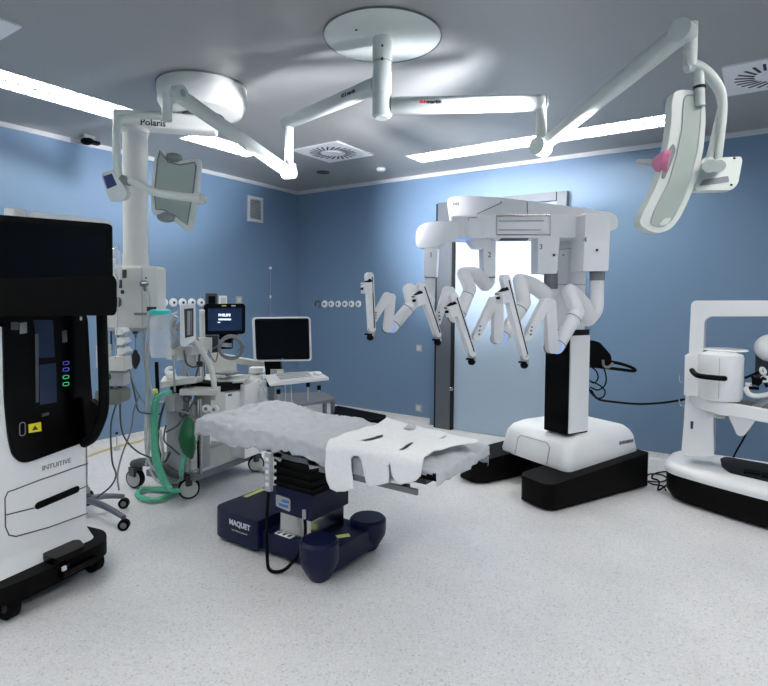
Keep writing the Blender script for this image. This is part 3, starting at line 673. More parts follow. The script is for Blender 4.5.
# remove anything that filled a hole
def inside(pt, poly):
    c_ = False
    for i in range(len(poly)):
        (x1, y1), (x2, y2) = poly[i-1], poly[i]
        if (y1 > pt[1]) != (y2 > pt[1]) and pt[0] < (x2-x1)*(pt[1]-y1)/(y2-y1)+x1: c_ = not c_
    return c_
hp = [[auto(*p) for p in h] for h in holes]; op = [auto(*p) for p in outl]
bad = [f for f in bm.faces if any(inside(f.calc_center_median(), h) for h in hp) or not inside(f.calc_center_median(), op)]
bmesh.ops.delete(bm, geom=bad, context='FACES_ONLY')
xs_ = [v.co.x for v in bm.verts]; ys_ = [v.co.y for v in bm.verts]
for ax, lo, hi in ((0, min(xs_), max(xs_)), (1, min(ys_), max(ys_))):
    k = lo+.018
    while k < hi:
        n_ = V((1, 0, 0)) if ax == 0 else V((0, 1, 0))
        bmesh.ops.bisect_plane(bm, geom=bm.verts[:]+bm.edges[:]+bm.faces[:], plane_co=n_*k, plane_no=n_); k += .018
for v in bm.verts:
    x, y = v.co.x, v.co.y
    wv = abs(NZ.noise(V((x*5, y*6, 2))))*.016+abs(NZ.noise(V((x*13, y*9, 7))))*.006
    if y >= YS+.03: v.co = V((x, y, ZS+wv-.004))
    elif y >= YS-.03:
        a = (YS+.03-y)/.06*math.pi/2; v.co = V((x, YS+.03-.038*math.sin(a), ZS-.038*(1-math.cos(a))+wv*(1-a/1.6)))
    else: v.co = V((x, YS-.008-wv*.8-.012*math.sin(x*16)*min(1, (YS-y)*6), ZS-(YS-y)-.008))
mb_ = MB(); mb_.bm.free(); mb_.bm = bm
o = solo('slotted_sheet', mb_, 'paper', 'clean white sheet with slits and hanging flaps lying over the foot end of the table', 'sheet', org=(-1.8, 2.4, ZS), sharp=180)
md_ = o.modifiers.new('thickness', 'SOLIDIFY'); md_.thickness = .004; md_.offset = 1
# ================================================================== SURGICAL ROBOT CART
DX = (-.859*R0-.512*FH).normalized(); DY = V((-DX.y, DX.x, 0))   # forward, and towards the console
if DY.dot(FH) > 0: DY = -DY
Np = pd(567, 472, 4.2); Np.z = 0; DO = Np-DX*.5-DY*.34
def DL(x, y, z=0): return DO+DX*x+DY*y+V((0, 0, z))
DROT = Matrix((DX, DY, DX.cross(DY))).transposed()
t = T('surgical_robot', 'white four-armed surgical robot on a black-footed cart in front of the door', 'surgical robot', DO)
def leg(y0, y1, xf, xb, ch): return MB().prism(rpoly([DL(xb, y0, .015), DL(xf-ch, y0, .015), DL(xf, y0+(.06 if y0 < 0 else .05), .015), DL(xf, y1-.05, .015), DL(xf-ch, y1, .015), DL(xb, y1, .015)], .03), (0, 0, .185), .012, 2).add(lambda s: [setattr(v.co, 'z', v.co.z+.075*(xf-(v.co-DO).dot(DX))) for v in s.bm.verts if v.co.z > .12])
t.part('leg', leg(.115, .445, .80, -.37, .05), 'black'); t.part('leg', leg(-.56, -.26, .87, -.37, .1), 'black')
t.part('chassis', MB().box(DL(.0, -.08, .12), (.7, .5, .18), .02, DROT), 'black')
def ring_(z, x0, x1, y0, y1, r): return [p+V((0, 0, max(0, (.4-z)/.2)*.055*(.5-(p-DO).dot(DX)))) for p in rr(DL((x0+x1)/2, (y0+y1)/2, z), DX, DY, x1-x0, y1-y0, r, 6)]
cov = t.part('base_cover', MB().loft([ring_(.222, -.37, .5, -.40, .35, .06), ring_(.25, -.375, .51, -.405, .355, .07), ring_(.41, -.355, .475, -.385, .34, .08), ring_(.455, -.34, .44, -.365, .32, .09), ring_(.485, -.315, .37, -.33, .29, .1), ring_(.495, -.27, .28, -.27, .23, .08)]), 'white', sharp=50)
q = [DL(.512, y, z) for y, z in ((-.2, .24), (.14, .24))]
fpt = lambda y, z: DL(.51-(z-.25)*.22+.003, y, z)
t.part('hatch_seam', MB().tube([fpt(-.2, .24), fpt(-.2, .37), fpt(-.17, .40), fpt(.12, .40), fpt(.15, .37), fpt(.15, .24)], .0035, n=6), 'lgrey', cov)
text('lettering', 'INTUITIVE', DL(-.2, .35, .375), -DX, V((0, 0, 1)), .04, 'greyink', cov, extrude=.004)
E0 = pd(567, 434, 4.28); e = E0-DO; cx1, cy1 = e.dot(DX), e.dot(DY)
cz = pd(567, 330, 4.28).z
cw, cl = .235, .235
fcol = MB().box(DL(cx1-cl/2+.0, cy1-cw/2, (.49+cz)/2), (cl, cw, cz-.49), .008, DROT); col = t.part('column', fcol, 'gloss')
t.part('side_panel', MB().box(DL(cx1-cl/2-.002, cy1+.004, (.5+cz)/2-.02), (cl-.02, .016, cz-.55), .004, DROT), 'white', col)
t.part('side_panel', MB().box(DL(cx1-cl/2-.002, cy1-cw-.004, (.5+cz)/2-.02), (cl-.02, .016, cz-.55), .004, DROT), 'white', col)
zt_ = pd(575, 237, 4.36).z
mc = DL(cx1-cl/2, cy1-cw/2); mc.z = 0
nk = MB().prism([p+V((0, 0, cz)) for p in rr(mc, DX, DY, .2, .2, .03)], (0, 0, zt_+.12-cz), .004); t.part('mast', nk, 'robotwhite')
t.part('mast_seam', MB().prism([p+V((0, 0, pd(575, 285, 4.4).z)) for p in rr(mc, DX, DY, .205, .205, .03)], (0, 0, .006)).prism([p+V((0, 0, pd(575, 250, 4.4).z)) for p in rr(mc, DX, DY, .205, .205, .03)], (0, 0, .006)), 'lgrey')
# rear grab handle and black housing
pf = onplane(pd(600, 360, 4.55), turned(0))
rh = [(590, 340), (596, 341), (600, 342.5), (605, 348), (611, 355), (612, 362), (608, 369), (590, 366)]
bn = -turned(0)
t.part('rear_housing', MB().prism(rpoly([pf(x, y) for x, y in rh], .02), bn*.16, .012), 'black')
pf2 = lambda x, y: pd(x, y, 4.6)
t.part('rear_handle', MB().tube([pf2(588, 361), pf2(612, 362), pf2(628, 366), pf2(635, 369.5), pf2(633, 371), pf2(620, 369.5), pf2(600, 367), pf2(588, 366)], .013, k=3), 'black')
t.part('cable_hook', MB().tube([pd(603, 360, 4.5), pd(604, 366, 4.5), pd(609, 367, 4.5), pd(613, 363, 4.5)], .011, k=3), 'greyink')

# ---- boom and arm carrier
n0 = turned(-8); A = lambda d, n=n0: onplane(pd(540, 220, d), n)
f = A(4.3)
bm_ = t.part('boom', MB().prism(rpoly([f(*p) for p in [(447, 203), (448, 198), (455, 196), (470, 195.5), (500, 197.5), (530, 201), (575, 207), (612, 212.5), (618, 217), (618, 228), (611, 231), (560, 226), (500, 220), (449, 217)]], .03, 3), -n0*.34, .03, 4), 'robotwhite')
t.part('boom_seam', MB().tube([f(527, 201.5)+n0*.003, f(527.5, 214)+n0*.003], .003, n=6).tube([f(477, 214)+n0*.003, f(502, 202.5)+n0*.003, f(500, 201)+n0*.003], .003, n=6), 'grey', bm_)
for i in range(4): t.part('mark', MB().box(f(453.5+i*1.6, 204)+n0*.003, (.004, .004, .02)), 'grey', bm_)
n4 = turned(-3); g = onplane(pd(520, 226, 4.14), n4)
tp = t.part('turntable', MB().lathe([(.001, -.02), (.17, -.02), (.18, 0), (.18, .11), (.001, .11)], (lambda q: V((q.x, q.y, q.z)))(pd(472, 238, 4.32))), 'robotwhite')
car = t.part('arm_carrier', MB().prism(rpoly([g(*p) for p in [(452, 216), (490, 215), (550, 214.5), (590, 214), (590, 237), (560, 238), (497, 238), (452, 237.5)]], .012), -n4*.26, .012, 2), 'robotwhite')
wn = [(496.5, 216), (550, 215.5), (550, 235), (496.5, 235)]
wv_ = [g(*p)+n4*.004 for p in wn]
t.part('window_frame', MB().tube(wv_, .007, n=8, closed=True), 'steel', car)
t.part('window_panel', MB().prism([g(*p)+n4*.002 for p in [(498, 217.5), (548.5, 217), (548.5, 234), (498, 234)]], -n4*.001), 'robotwhite', car)
t.part('window_bar', MB().box(g(523, 221)+n4*.006, (.36, .008, .012), .003, Matrix((CR, -n4, ZUP)).transposed()).box(g(523, 230)+n4*.006, (.36, .006, .008), .002, Matrix((CR, -n4, ZUP)).transposed()), 'lgrey', car)
t.part('seam', MB().tube([g(468.5, 235)+n4*.002, g(468.5, 218)+n4*.002, g(477, 217.3)+n4*.002], .003, n=6).tube([g(469, 235)+n4*.002, g(480, 235)+n4*.002], .003, n=6), 'grey', car)
t.part('status_light', MB().prism([p+V((0, 0, -.006)) for p in (g(455, 237.3)-n4*.02, g(472, 237.8)-n4*.02, g(472, 237.8)-n4*.1, g(455, 237.3)-n4*.1)], (0, 0, -.006)), 'ledblue', car)
t.part('underside', MB().prism(rpoly([g(*p)-n4*.04 for p in [(466, 237), (492, 237), (492, 244), (487, 247.5), (474, 247.5)]], .02), -n4*.16, .015, 3), 'robotwhite', car)
t.part('slot', MB().box(g(515, 239)-n4*.05+V((0, 0, 0)), (.2, .1, .012), .003, Matrix((CR, -n4, ZUP)).transposed()), 'dgrey', car)
h = onplane(pd(430, 235, 4.2), turned(-14)); nh = turned(-14)
t.part('shoulder_cover', MB().prism(rpoly([h(*p) for p in [(416, 232), (419, 226), (426, 222.5), (440, 221), (458, 221), (458, 239), (446, 240), (436, 247.5), (417, 247.5), (415.5, 242)]], .03, 4), -nh*.17, .025, 3), 'robotwhite')
# ---- the four arms
def slab(mb, a, b, w0, w1, th, d):      # flat link: wide in the picture, th deep, rounded ends
    t_ = (b-a).normalized(); s_ = t_.cross(d).normalized(); ol = []
    for k in range(9): q = math.pi*k/8; ol.append(a+s_*math.cos(q)*w0-t_*math.sin(q)*w0)
    for k in range(9): q = math.pi*k/8; ol.append(b-s_*math.cos(q)*w1+t_*math.sin(q)*w1)
    return mb.prism([p+d*(th/2) for p in ol], -d*th, min(w0, w1)*.35, 3, 40)
def arm(num, d0, box, dark, tube_, shoulder, elbow, fore0, fore1, up1, low0, low1, rail0, rail1, clip, k=1.0, lbl=None, angn=0, show_ring=True):
    n = turned(angn); fb = onplane(pd(box[0], box[1], d0), n)
    x0, y0, x1, y1, x0b, x1b = box[0], box[1], box[2], box[3], box[4], box[5]
    a_ = t.part('arm_housing', MB().prism(rpoly([fb(x0, y0), fb(x1, y0), fb(x1b, y1), fb(x0b, y1)], .012), -n*.2, .012, 3), 'robotwhite')
    if lbl:
        q = fb(lbl[0], lbl[1]); text('lettering', str(num), q+n*.001, CR, ZUP, .055, 'ink', a_)
    xc = (dark[0]+dark[2])/2; wd = (dark[2]-dark[0])/2/555*d0
    pa, pb = pd(xc, dark[1], d0+.09), pd(xc, dark[3], d0+.09)
    t.part('collar', MB().cyl(pa+V((0, 0, .02)), pb, wd*1.02, n=28), 'collar', a_)
    ln = t.part('upper_arm', MB().tube([pb, pd(tube_[0][0], tube_[0][1], d0+.09), *[pd(x, y, d0+.07) for x, y in tube_[1:]]], [wd*.93]*(len(tube_)+1), n=20, k=4, round_=True), 'robotwhite')
    sh = [pd(x, y, d0+.04-.05*i) for i, (x, y) in enumerate(shoulder)]
    t.part('shoulder_link', MB().tube(sh+[pd(*elbow, d0-.10)], [.056*k]*len(sh)+[.05*k], n=20, k=4, round_=True), 'robotwhite')
    f0, f1 = pd(*fore0, d0-.16), pd(*fore1, d0-.24)
    fa = t.part('forearm', MB().cap(pd(*elbow, d0-.10), f0, .052*k, .046*k, n=20).cap(f0, f1, .046*k, .044*k, n=24), 'robotwhite')
    ua = (f1-f0).normalized()
    for q_, r_ in ((f0+ua*.05, .0462*k), (f1-ua*.03, .0447*k)): t.part('joint_seam', MB().ring(q_, ua, r_, .0028), 'grey', fa)
    if show_ring: 
        c_ = f1; ax = (f1-f0).normalized(); nn = turned(-30)
        t.part('joint_ring', MB().ring(c_+nn*.03, nn, .036*k, .004), 'ledblue', fa)
    u1 = pd(*up1, d0-.30); f1b = pd(fore1[0]-5*k, fore1[1]+1, d0-.28)
    nn = turned(10)
    t.part('wrist_link', slab(MB(), f1b, u1, .033*k, .031*k, .055*k, nn), 'robotwhite')
    t.part('joint_seam', MB().ring(f1b-nn*.03*k, nn, .036*k, .004), 'dgrey')
    l0, l1 = pd(*low0, d0-.335), pd(*low1, d0-.38)
    sl_ = t.part('insertion_link', slab(MB(), l0, l1, .029*k, .024*k, .05*k, nn), 'robotwhite')
    for j, (dx, dy) in enumerate(((-.2, .26), (-.12, .12), (-.05, .06))):
        q = l1+(l0-l1)*(.08+.11*j)+nn*.026*k+CR*(.006-.01*j); t.part('button', MB().sph(q, .007, 8), 'ink', sl_)
    r0, r1 = pd(*rail0, d0-.42), pd(*rail1, d0-.42); rt_ = (r1-r0).normalized(); nr = turned(25); s_ = rt_.cross(nr).normalized(); s_ = s_ if s_.dot(CR) > 0 else -s_
    rl = t.part('instrument_rail', slab(MB(), r0, r1, .026*k, .022*k, .05, nr), 'robotwhite')
    t.part('rail_strip', MB().box((r0+r1)/2+nr*.026+s_*.012, ((r1-r0).length*.96, .004, .007), 0, Matrix((rt_, nr, rt_.cross(nr))).transposed()).box((r0+r1)/2+s_*.027*k, ((r1-r0).length*.8, .03, .003), 0, Matrix((rt_, nr, rt_.cross(nr))).transposed()), 'black', rl)
    ec = r1+rt_*.045
    t.part('rail_end', MB().cap(r1, ec, .024*k, .02*k), 'lgrey', rl)
    t.part('cannula_clamp', MB().sph(ec-s_*.012+V((0, 0, -.012)), (.026, .026, .024), 14).box(ec-s_*.022+V((0, 0, .01)), (.05, .035, .012), .004), 'black', rl)
    cp_ = pd(clip[0], clip[1], d0-.44)
    cr_ = t.part('carriage', MB().box(cp_+rt_*.02, (.06*k, .07, .075), .012, Matrix((s_, nr, s_.cross(nr))).transposed()), 'robotwhite', rl)
    hv = (CR*.76+ZUP*.6).normalized()
    t.part('clutch_grip', MB().box(cp_-rt_*.015, (.066*k, .04, .024), .008, Matrix((hv, nr, hv.cross(nr))).transposed()), 'black', cr_)
    t.part('port_clip', MB().box(cp_-rt_*.0-hv*.035+nr*.01, (.026, .03, .014), .004, Matrix((hv, nr, hv.cross(nr))).transposed()), 'black', cr_)
arm(1, 4.25, (424.5, 242, 437.5, 276.5, 424.2, 436), (424.5, 276.5, 435.5, 278.2), [(430, 290), (429, 306)], [(428, 300), (418, 294)], (409, 290), (412, 304), (392.5, 327), (391, 297.5), (387, 296), (373, 320), (369, 276), (371.5, 329), (366.5, 285), .98, (431, 255), -10)
arm(2, 4.22, (483, 240, 496, 276.5, 484, 495.5), (483.8, 276.5, 495.3, 278), [(490, 281), (487, 285)], [(485, 284), (476, 275)], (464, 274), (470, 289), (459, 317), (450, 291), (447, 290), (437, 322), (421, 286), (437, 334), (418, 297), .98, (489.5, 255), 0)
arm(3, 4.12, (538, 237, 560, 273.5, 538, 557), (544, 273.5, 557.5, 289), [(552, 291), (545, 294)], [(545, 294), (532, 285)], (520, 281), (524, 303), (502.5, 337.5), (497.5, 301.5), (493, 301), (475.5, 337), (453, 297), (471, 353), (451, 308), 1.05, (541, 247), 0)
arm(4, 3.98, (586, 213, 611, 271, 583, 608.5), (590, 271, 604.5, 280.5), [(597, 295), (596, 310), (588, 320)], [(588, 318), (582, 304)], (570, 292), (577, 312), (557, 347), (549.5, 303.5), (545, 303), (526.5, 337), (504.5, 279), (524, 356), (502.5, 294), 1.08, (585, 240), 8)
t.part('screw', MB().sph(pd(554, 255, 4.115), .01, 10), 'ink'); t.part('screw', MB().sph(pd(597, 250, 3.975), .01, 10), 'ink'); t.part('screw', MB().sph(pd(563.5, 255, 4.25), .007, 10), 'ink')
# supply cable sagging to the console
t.part('supply_cable', MB().tube([pd(591, 390, 4.5), pd(598, 399, 4.45), pd(615, 402, 4.42), pd(640, 404, 4.38), pd(665, 402.5, 4.34), pd(686, 399, 4.3)], .0085, n=10, k=5), 'black')
for pts in ([(590, 366), (596, 371), (598, 378), (594, 383), (589, 380)], [(603, 366), (606, 376), (605, 385), (598, 390), (590, 387)], [(590, 381), (599, 385), (605, 391), (603, 397), (597, 398), (591, 393), (589, 388)]):
    t.part('cable_loop', MB().tube([pd(x, y, 4.5) for x, y in pts], .006, n=8, k=5), 'black')
# ================================================================== SURGEON CONSOLE
def ribbon(mb, pts, w0, h0, k=4, up=ZUP, r=.3):
    pts = [V(p) for p in pts]; q = []; L = len(pts)
    for i in range(L-1):
        p0, p1, p2, p3 = pts[max(0, i-1)], pts[i], pts[i+1], pts[min(L-1, i+2)]
        for j in range(k): s_ = j/k; q.append(.5*((2*p1)+(p2-p0)*s_+(2*p0-5*p1+4*p2-p3)*s_*s_+(3*p1-p0-3*p2+p3)*s_**3))
    q.append(pts[-1]); rings = []
    for i, p in enumerate(q):
        tt = (q[min(i+1, len(q)-1)]-q[max(i-1, 0)]).normalized(); s_ = tt.cross(up).normalized(); u = s_.cross(tt)
        rings.append(rr(p, s_, u, w0, h0, min(w0, h0)*r, 3))
    return mb.loft(rings)
KY = 4.78
t = T('surgeon_console', 'white surgeon console with black base at the right edge of the picture', 'surgeon console', (0, 5.0, 0))
fk = lambda x, y, Y=KY: py(x, y, Y)
t.part('upright_frame', MB().prism(rpoly([fk(*p) for p in [(694, 300.5), (880, 300), (880, 316), (709, 316.5), (704.5, 321), (703, 360), (688.5, 360), (691, 304)]], .03, 4), (0, .2, 0), .014, 3), 'white')
t.part('lower_pillar', MB().prism(rpoly([fk(*p) for p in [(688, 355), (706, 354), (712, 360), (713, 400), (714, 456), (681, 456), (684, 420), (686, 385)]], .02, 3), (0, .24, 0), .016, 3), 'white')
bd = MB(); ribbon(bd, [fk(692, 376, 4.84), fk(693, 392, 4.80), fk(700, 402, 4.73), fk(718, 407.5, 4.68), fk(745, 412, 4.64), fk(790, 420, 4.62), fk(860, 432, 4.62)], .05, .095)
t.part('front_band', bd, 'white')
t.part('upright_frame', MB().prism(rpoly([(x+0, 4.8, z) for x, z in ((.78, .24), (.93, .24), (.93, 1.5), (.83, 1.52))], .03), (0, .2, 0), .014), 'white')
q = pd(720.5, 375, 4.06); zt = pd(724, 353, 4.06).z; zb_ = pd(724, 399, 4.06).z
pod = t.part('pod', MB().lathe([(.001, zb_), (.13, zb_), (.143, zb_+.02), (.145, zt-.03), (.138, zt-.008), (.08, zt+.012), (.001, zt+.016)], (q.x, q.y, 0), n=48).box((q.x-.13, q.y+.06, (zb_+zt)/2-.01), (.2, .2, zt-zb_-.04), .03), 'white')
t.part('pod_lid', MB().lathe([(.001, zt+.03), (.14, zt+.026), (.15, zt+.016), (.14, zt+.012), (.001, zt+.012)], (q.x+.02, q.y+.09, 0), n=48), 'white', pod)
t.part('pod_seam', MB().box((q.x+.0, q.y-.1445, (zb_+zt)/2), (.003, .003, zt-zb_-.05)), 'lgrey', pod)
t.part('handle', MB().tube([pd(692, 370.5, 4.07), pd(695, 374, 4.0), pd(700, 376, 3.92), pd(712, 377.5, 3.87), pd(724.5, 378.5, 3.87)], .0185, n=14, k=4, round_=True), 'black')
t.part('pod_stem', MB().cyl((q.x, q.y, zb_-.06), (q.x, q.y, zb_), .05, n=24).cyl((q.x, q.y, zb_-.14), (q.x, q.y+.03, zb_-.06), .035, .045, n=24), 'offwhite')
t.part('strut', MB().tube([fk(770, 398, 4.9), fk(748, 412, 4.9), fk(735, 424, 4.9)], .022), 'lgrey')
t.part('strut', MB().tube([fk(714, 396, 4.95), fk(730, 415, 4.95), fk(742, 430, 4.95)], .03), 'lgrey')
t.part('support_wedge', MB().prism(rpoly([fk(*p, 4.78) for p in [(728, 415), (756, 420), (745, 435), (741, 436.5), (737, 435)]], .02), (0, .12, 0), .012), 'white')
t.part('shelf_plate', MB().prism([fk(706, 396, 4.9), fk(770, 403, 4.9), fk(770, 414, 4.9), fk(706, 405, 4.9)], (0, .02, 0)), 'greyink')
t.part('release_slot', MB().prism(rpoly([fk(*p, KY-.004) for p in [(690.5, 421), (693.5, 421.5), (693, 429), (690.5, 429)]], .005), (0, .01, 0)), 'dgrey')
fo = [(-.60, 5.3), (-.625, 4.9), (-.60, 4.8), (-.53, 4.73), (-.3, 4.62), (.03, 4.49), (.35, 4.44), (.65, 4.46), (.95, 4.6), (1.05, 4.8), (1.05, 5.3)]
def shrink(ps, s_, z): c_ = V((.2, 4.95)); return rpoly([V((c_.x+(x-c_.x)*s_, c_.y+(y-c_.y)*s_, z)) for x, y in ps], .08, 3)
t.part('base', MB().loft([shrink(fo, .93, .02), shrink(fo, .97, .07), shrink(fo, .975, .225)]), 'black', sharp=50)
bc = t.part('base_cover', MB().loft([shrink(fo, .985, .21), shrink(fo, 1.0, .235), shrink(fo, .985, .262), shrink(fo, .93, .285)]), 'white', sharp=60)
t.part('pedal_recess', MB().prism(rpoly([pz(*p, .287) for p in [(720, 459), (726, 457), (800, 470), (800, 488), (768, 482), (730, 473), (722, 467)]], .03), (0, 0, .004), .001), 'gasket', bc)
for k in range(2): c_ = pz(752+k*18, 473+k*4, .3); t.part('pedal', MB().box((c_.x, c_.y+.05, .294), (.1, .1, .012), .004), 'black', bc)
t.part('headrest', MB().sph(pd(771, 348, 4.0), (.105, .105, .1), 28), 'white')
t.part('viewer_stem', MB().box(pd(768, 365, 4.15), (.16, .05, .2), .01), 'dgrey')
hs_ = t.part('hand_controller', MB().cyl(pd(745.5, 385, 4.0), pd(752, 385, 3.98), .018).tube([pd(746, 389, 3.98), pd(749, 394, 3.96), pd(758, 396, 3.95), pd(775, 393, 3.95)], .018, k=4, n=14, round_=True), 'white')
t.part('finger_grip', MB().box(pd(756, 381, 3.96), (.05, .06, .05), .012).box(pd(754, 388, 3.96), (.06, .04, .02), .006).tube([pd(752, 376, 3.96), pd(758, 385, 3.96), pd(763, 378, 3.96), pd(767, 387, 3.96)], .011, k=3), 'black', hs_)
t.part('finger_cup', MB().ring(pd(763, 371, 3.96), turned(20, 20), .022, .01).ring(pd(765, 379, 3.96), turned(-30, 30), .02, .009), 'white', hs_)
t.part('link_bar', MB().tube([pd(745, 378, 4.1), pd(766, 369, 4.1)], .009), 'black')
for y in (378, 401): t.part('side_hook', MB().tube([fk(687, y+5, 4.84), fk(682, y+4.5, 4.84), fk(679.5, y+3, 4.84), fk(679, y-3, 4.84)], .005, n=8, k=3), 'steel')
t.part('power_lead', MB().tube([fk(752, 419, 5.02), fk(745, 436, 5.1), fk(737, 450, 5.2), fk(733, 458, 5.28)], .007, n=8, k=3), 'black')
t.part('floor_cable', MB().tube([(-.60, 4.9, .03), pz(663, 486, .01), pz(652, 484, .01), pz(645, 479, .01), pz(650, 474, .01), pz(662, 475, .01), pz(667, 479, .01), pz(660, 482, .01), pz(648, 481, .01)], .006, n=8, k=5), 'black')
t.part('floor_cable', MB().tube([(-.60, 4.95, .06), (-.66, 4.93, .012), pz(659, 481, .01), pz(652, 478, .01), pz(655, 473.5, .01), pz(668, 472, .01), (-.60, 5.05, .05)], .007, n=8, k=5), 'black')

# ================================================================== VISION CART
yw = math.radians(11.3); r0_ = pz(50, 590, 0)
t = T('vision_cart', 'tall vision cart with black glass front and big black monitor at the left edge', 'equipment cart', r0_, yw, space='local')
hx_ = lambda x, y, X=0: t.hit(x, y, 'x', X)
yl, yr = hx_(-16, 500).y, hx_(90, 500).y
yc = (yl+yr)/2; wd = yr-yl; zt = hx_(60, 330).z; zb_ = hx_(60, 540).z
def ringc(z, x0, x1, y0, y1, r): return rr((( x0+x1)/2, (y0+y1)/2, z), (1, 0, 0), (0, 1, 0), x1-x0, y1-y0, r, 6)
z0 = .17
body = t.part('cabinet', MB().loft([ringc(z0, -.56, .04, yl-.03, yr+.03, .06), ringc(z0+.02, -.54, .035, yl-.02, yr+.02, .06), ringc(z0+.07, -.52, .006, yl-.002, yr+.002, .05), ringc(z0+.11, -.52, 0, yl, yr, .045), ringc(.68, -.52, 0, yl, yr, .045), ringc(.80, -.52, 0, yl, yr, .045), ringc(zt+.03, -.5, -.0, yl, yr-.01, .045)]), 'white', sharp=60)
X = .006
def face(pts, X=X, th=.01, r=.02, bev=.003): return MB().prism(rpoly([hx_(*p, X) for p in pts], r, 4), (-th, 0, 0), bev)
t.part('glass_front', face([(3, 312), (87.5, 312), (91, 380), (93.5, 410), (93, 430), (86, 441.5), (30, 462), (21, 463), (13, 456), (9, 440), (5, 400)], .012, .1, .05), 'gloss')
gl = t.o.children[-1]
t.part('window_pane', face([(33, 320), (53, 320), (55, 357), (39, 358)], .0145, .002, .004, 0), 'glassy', gl)
t.part('window_pane', face([(39, 365), (56, 363), (57, 402), (40, 405)], .0145, .002, .004, 0), 'glassy', gl)
t.part('inner_strut', face([(35, 334), (38.5, 334), (39, 402), (36, 403)], .016, .002, .002, 0), 'dgrey', gl)
t.part('inner_light', face([(20, 323), (27, 322), (27, 333), (20, 334)], .016, .003, .002, 0), 'greyink', gl)
t.part('inner_bracket', face([(11, 322), (19, 322), (19, 330), (11, 330)], .016, .003, .002, 0), 'dgrey', gl)
for y, mt in ((363, 'ledindigo'), (369.5, 'ledindigo'), (377, 'ledgreen'), (384, 'ledgreen')):
    a = hx_(66, y, .0145); t.part('button_light', MB().tube([p for p in rr(a, (0, 1, 0), (0, 0, 1), .034, .017, .008, 4)], .0022, n=6, closed=True), mt, gl)
t.part('port', face([(62, 331), (67, 330), (67.5, 342), (62.5, 343)], .0145, .002, .004, 0), 'dgrey', gl)
t.part('lamp_dot', MB().sph(hx_(81, 318.5, .014), (.003, .008, .012), 10), 'whiteink', gl)
t.part('drawer_slot', face([(42, 414), (49, 412), (49, 415), (42, 417)], .0145, .002, .002, 0), 'dgrey', gl)
a = hx_(22.5, 429, .0145); t.part('power_ring', MB().tube(rr(a, (0, 1, 0), (0, 0, 1), .028, .066, .013, 4), .0022, n=6, closed=True), 'greyink', gl)
lb = t.part('warning_label', face([(28.5, 424.5), (41, 422), (41.5, 431), (29, 433)], .0155, .002, .002, 0), 'yellow', gl)
t.part('warning_mark', face([(32, 430.5), (35, 425.5), (38.5, 429.5)], .0165, .001, .001, 0), 'ink', lb)
def seam(pts, X=.0015): return MB().tube([hx_(*p, X) for p in pts], .003, n=6, k=0)
t.part('drawer_seam', seam([(88, 463.5), (80, 466), (40, 480), (15, 489.5), (8, 492), (5, 498), (5.5, 527), (9, 535), (16, 536.5), (50, 527), (88, 513)]), 'dgrey', body)
t.part('drawer_seam', seam([(6, 515), (34, 508)]), 'dgrey', body); t.part('drawer_seam', seam([(80, 489), (88, 485.5)]), 'dgrey', body)
t.part('drawer_handle', MB().tube([hx_(38.5, 505.5, .002), hx_(76.5, 489.5, .002)], .019, n=14, round_=True, flat=(1, .4), up=(0, 0, 1)), 'black', body)
text('lettering', 'INTUITIVE', hx_(57, 464.5, .003), (0, 1, 0), (0, 0, 1), .036, 'greyink', body, space='local')
# black bumper base
fb_ = [(-.6, yl-.09), (.0, yl-.09), (.10, yl-.04), (.13, yl+.10), (.13, yr-.1), (.11, yr+.02), (.0, yr+.10), (-.6, yr+.09)]
bp = t.part('bumper', MB().prism(rpoly([V((x, y, .10)) for x, y in fb_], .07, 5), (0, 0, .085), .02, 3), 'black')
t.part('bumper_well', MB().prism(rpoly([V((x, y, .185)) for x, y in ((.02, yc-.02), (.135, yc-.03), (.135, yr-.14), (.04, yr-.1), (-.0, yr-.14))], .02), (0, 0, .035), .008), 'gloss', bp)
t.part('brake_pedal', MB().box((.125, yc+.09, .135), (.09, .2, .03), .01).box((.13, yc+.02, .165), (.05, .03, .03), .008), 'gloss', bp)
t.part('pedal_mark', MB().box((.1605, yc+.0, .165), (.012, .02, .02), .004), 'whiteink', bp)
t.part('undertray', MB().box((-.25, yc, .075), (.6, wd, .06), .01), 'black')
cw_ = t.loc(pz(8, 618, 0))
for (x, y) in ((cw_.x, cw_.y), (.03, yr-.01), (-.45, yl), (-.45, yr)):
    cs = t.part('caster', MB().cyl((x, y-.022, .066), (x, y+.022, .066), .065, n=32, bev=.01), 'black'); t.part('wheel_hub', MB().cyl((x, y-.025, .066), (x, y+.025, .066), .03, n=20), 'dgrey', cs)
# side handle loop
t.part('side_handle', MB().tube([t.loc(pd(*p)) for p in ((101.5, 308, 3.0), (102.5, 340, 3.0), (103.5, 375, 3.0), (104, 395, 3.0), (103, 412, 3.0), (98, 427, 3.0), (92, 438, 3.02), (84, 443, 3.05))], .027, n=14, k=4), 'black')
t.part('handle_web', MB().prism([t.loc(pd(x, y, 3.0)) for x, y in ((90, 400), (101, 408), (101, 420), (95, 433), (86, 444), (86, 425))], t.i.to_3x3() @ (FH*.05), .004), 'black')
t.part('top_tray', MB().box((-.26, yc, zt+.03), (.5, wd-.02, .03), .01), 'black')
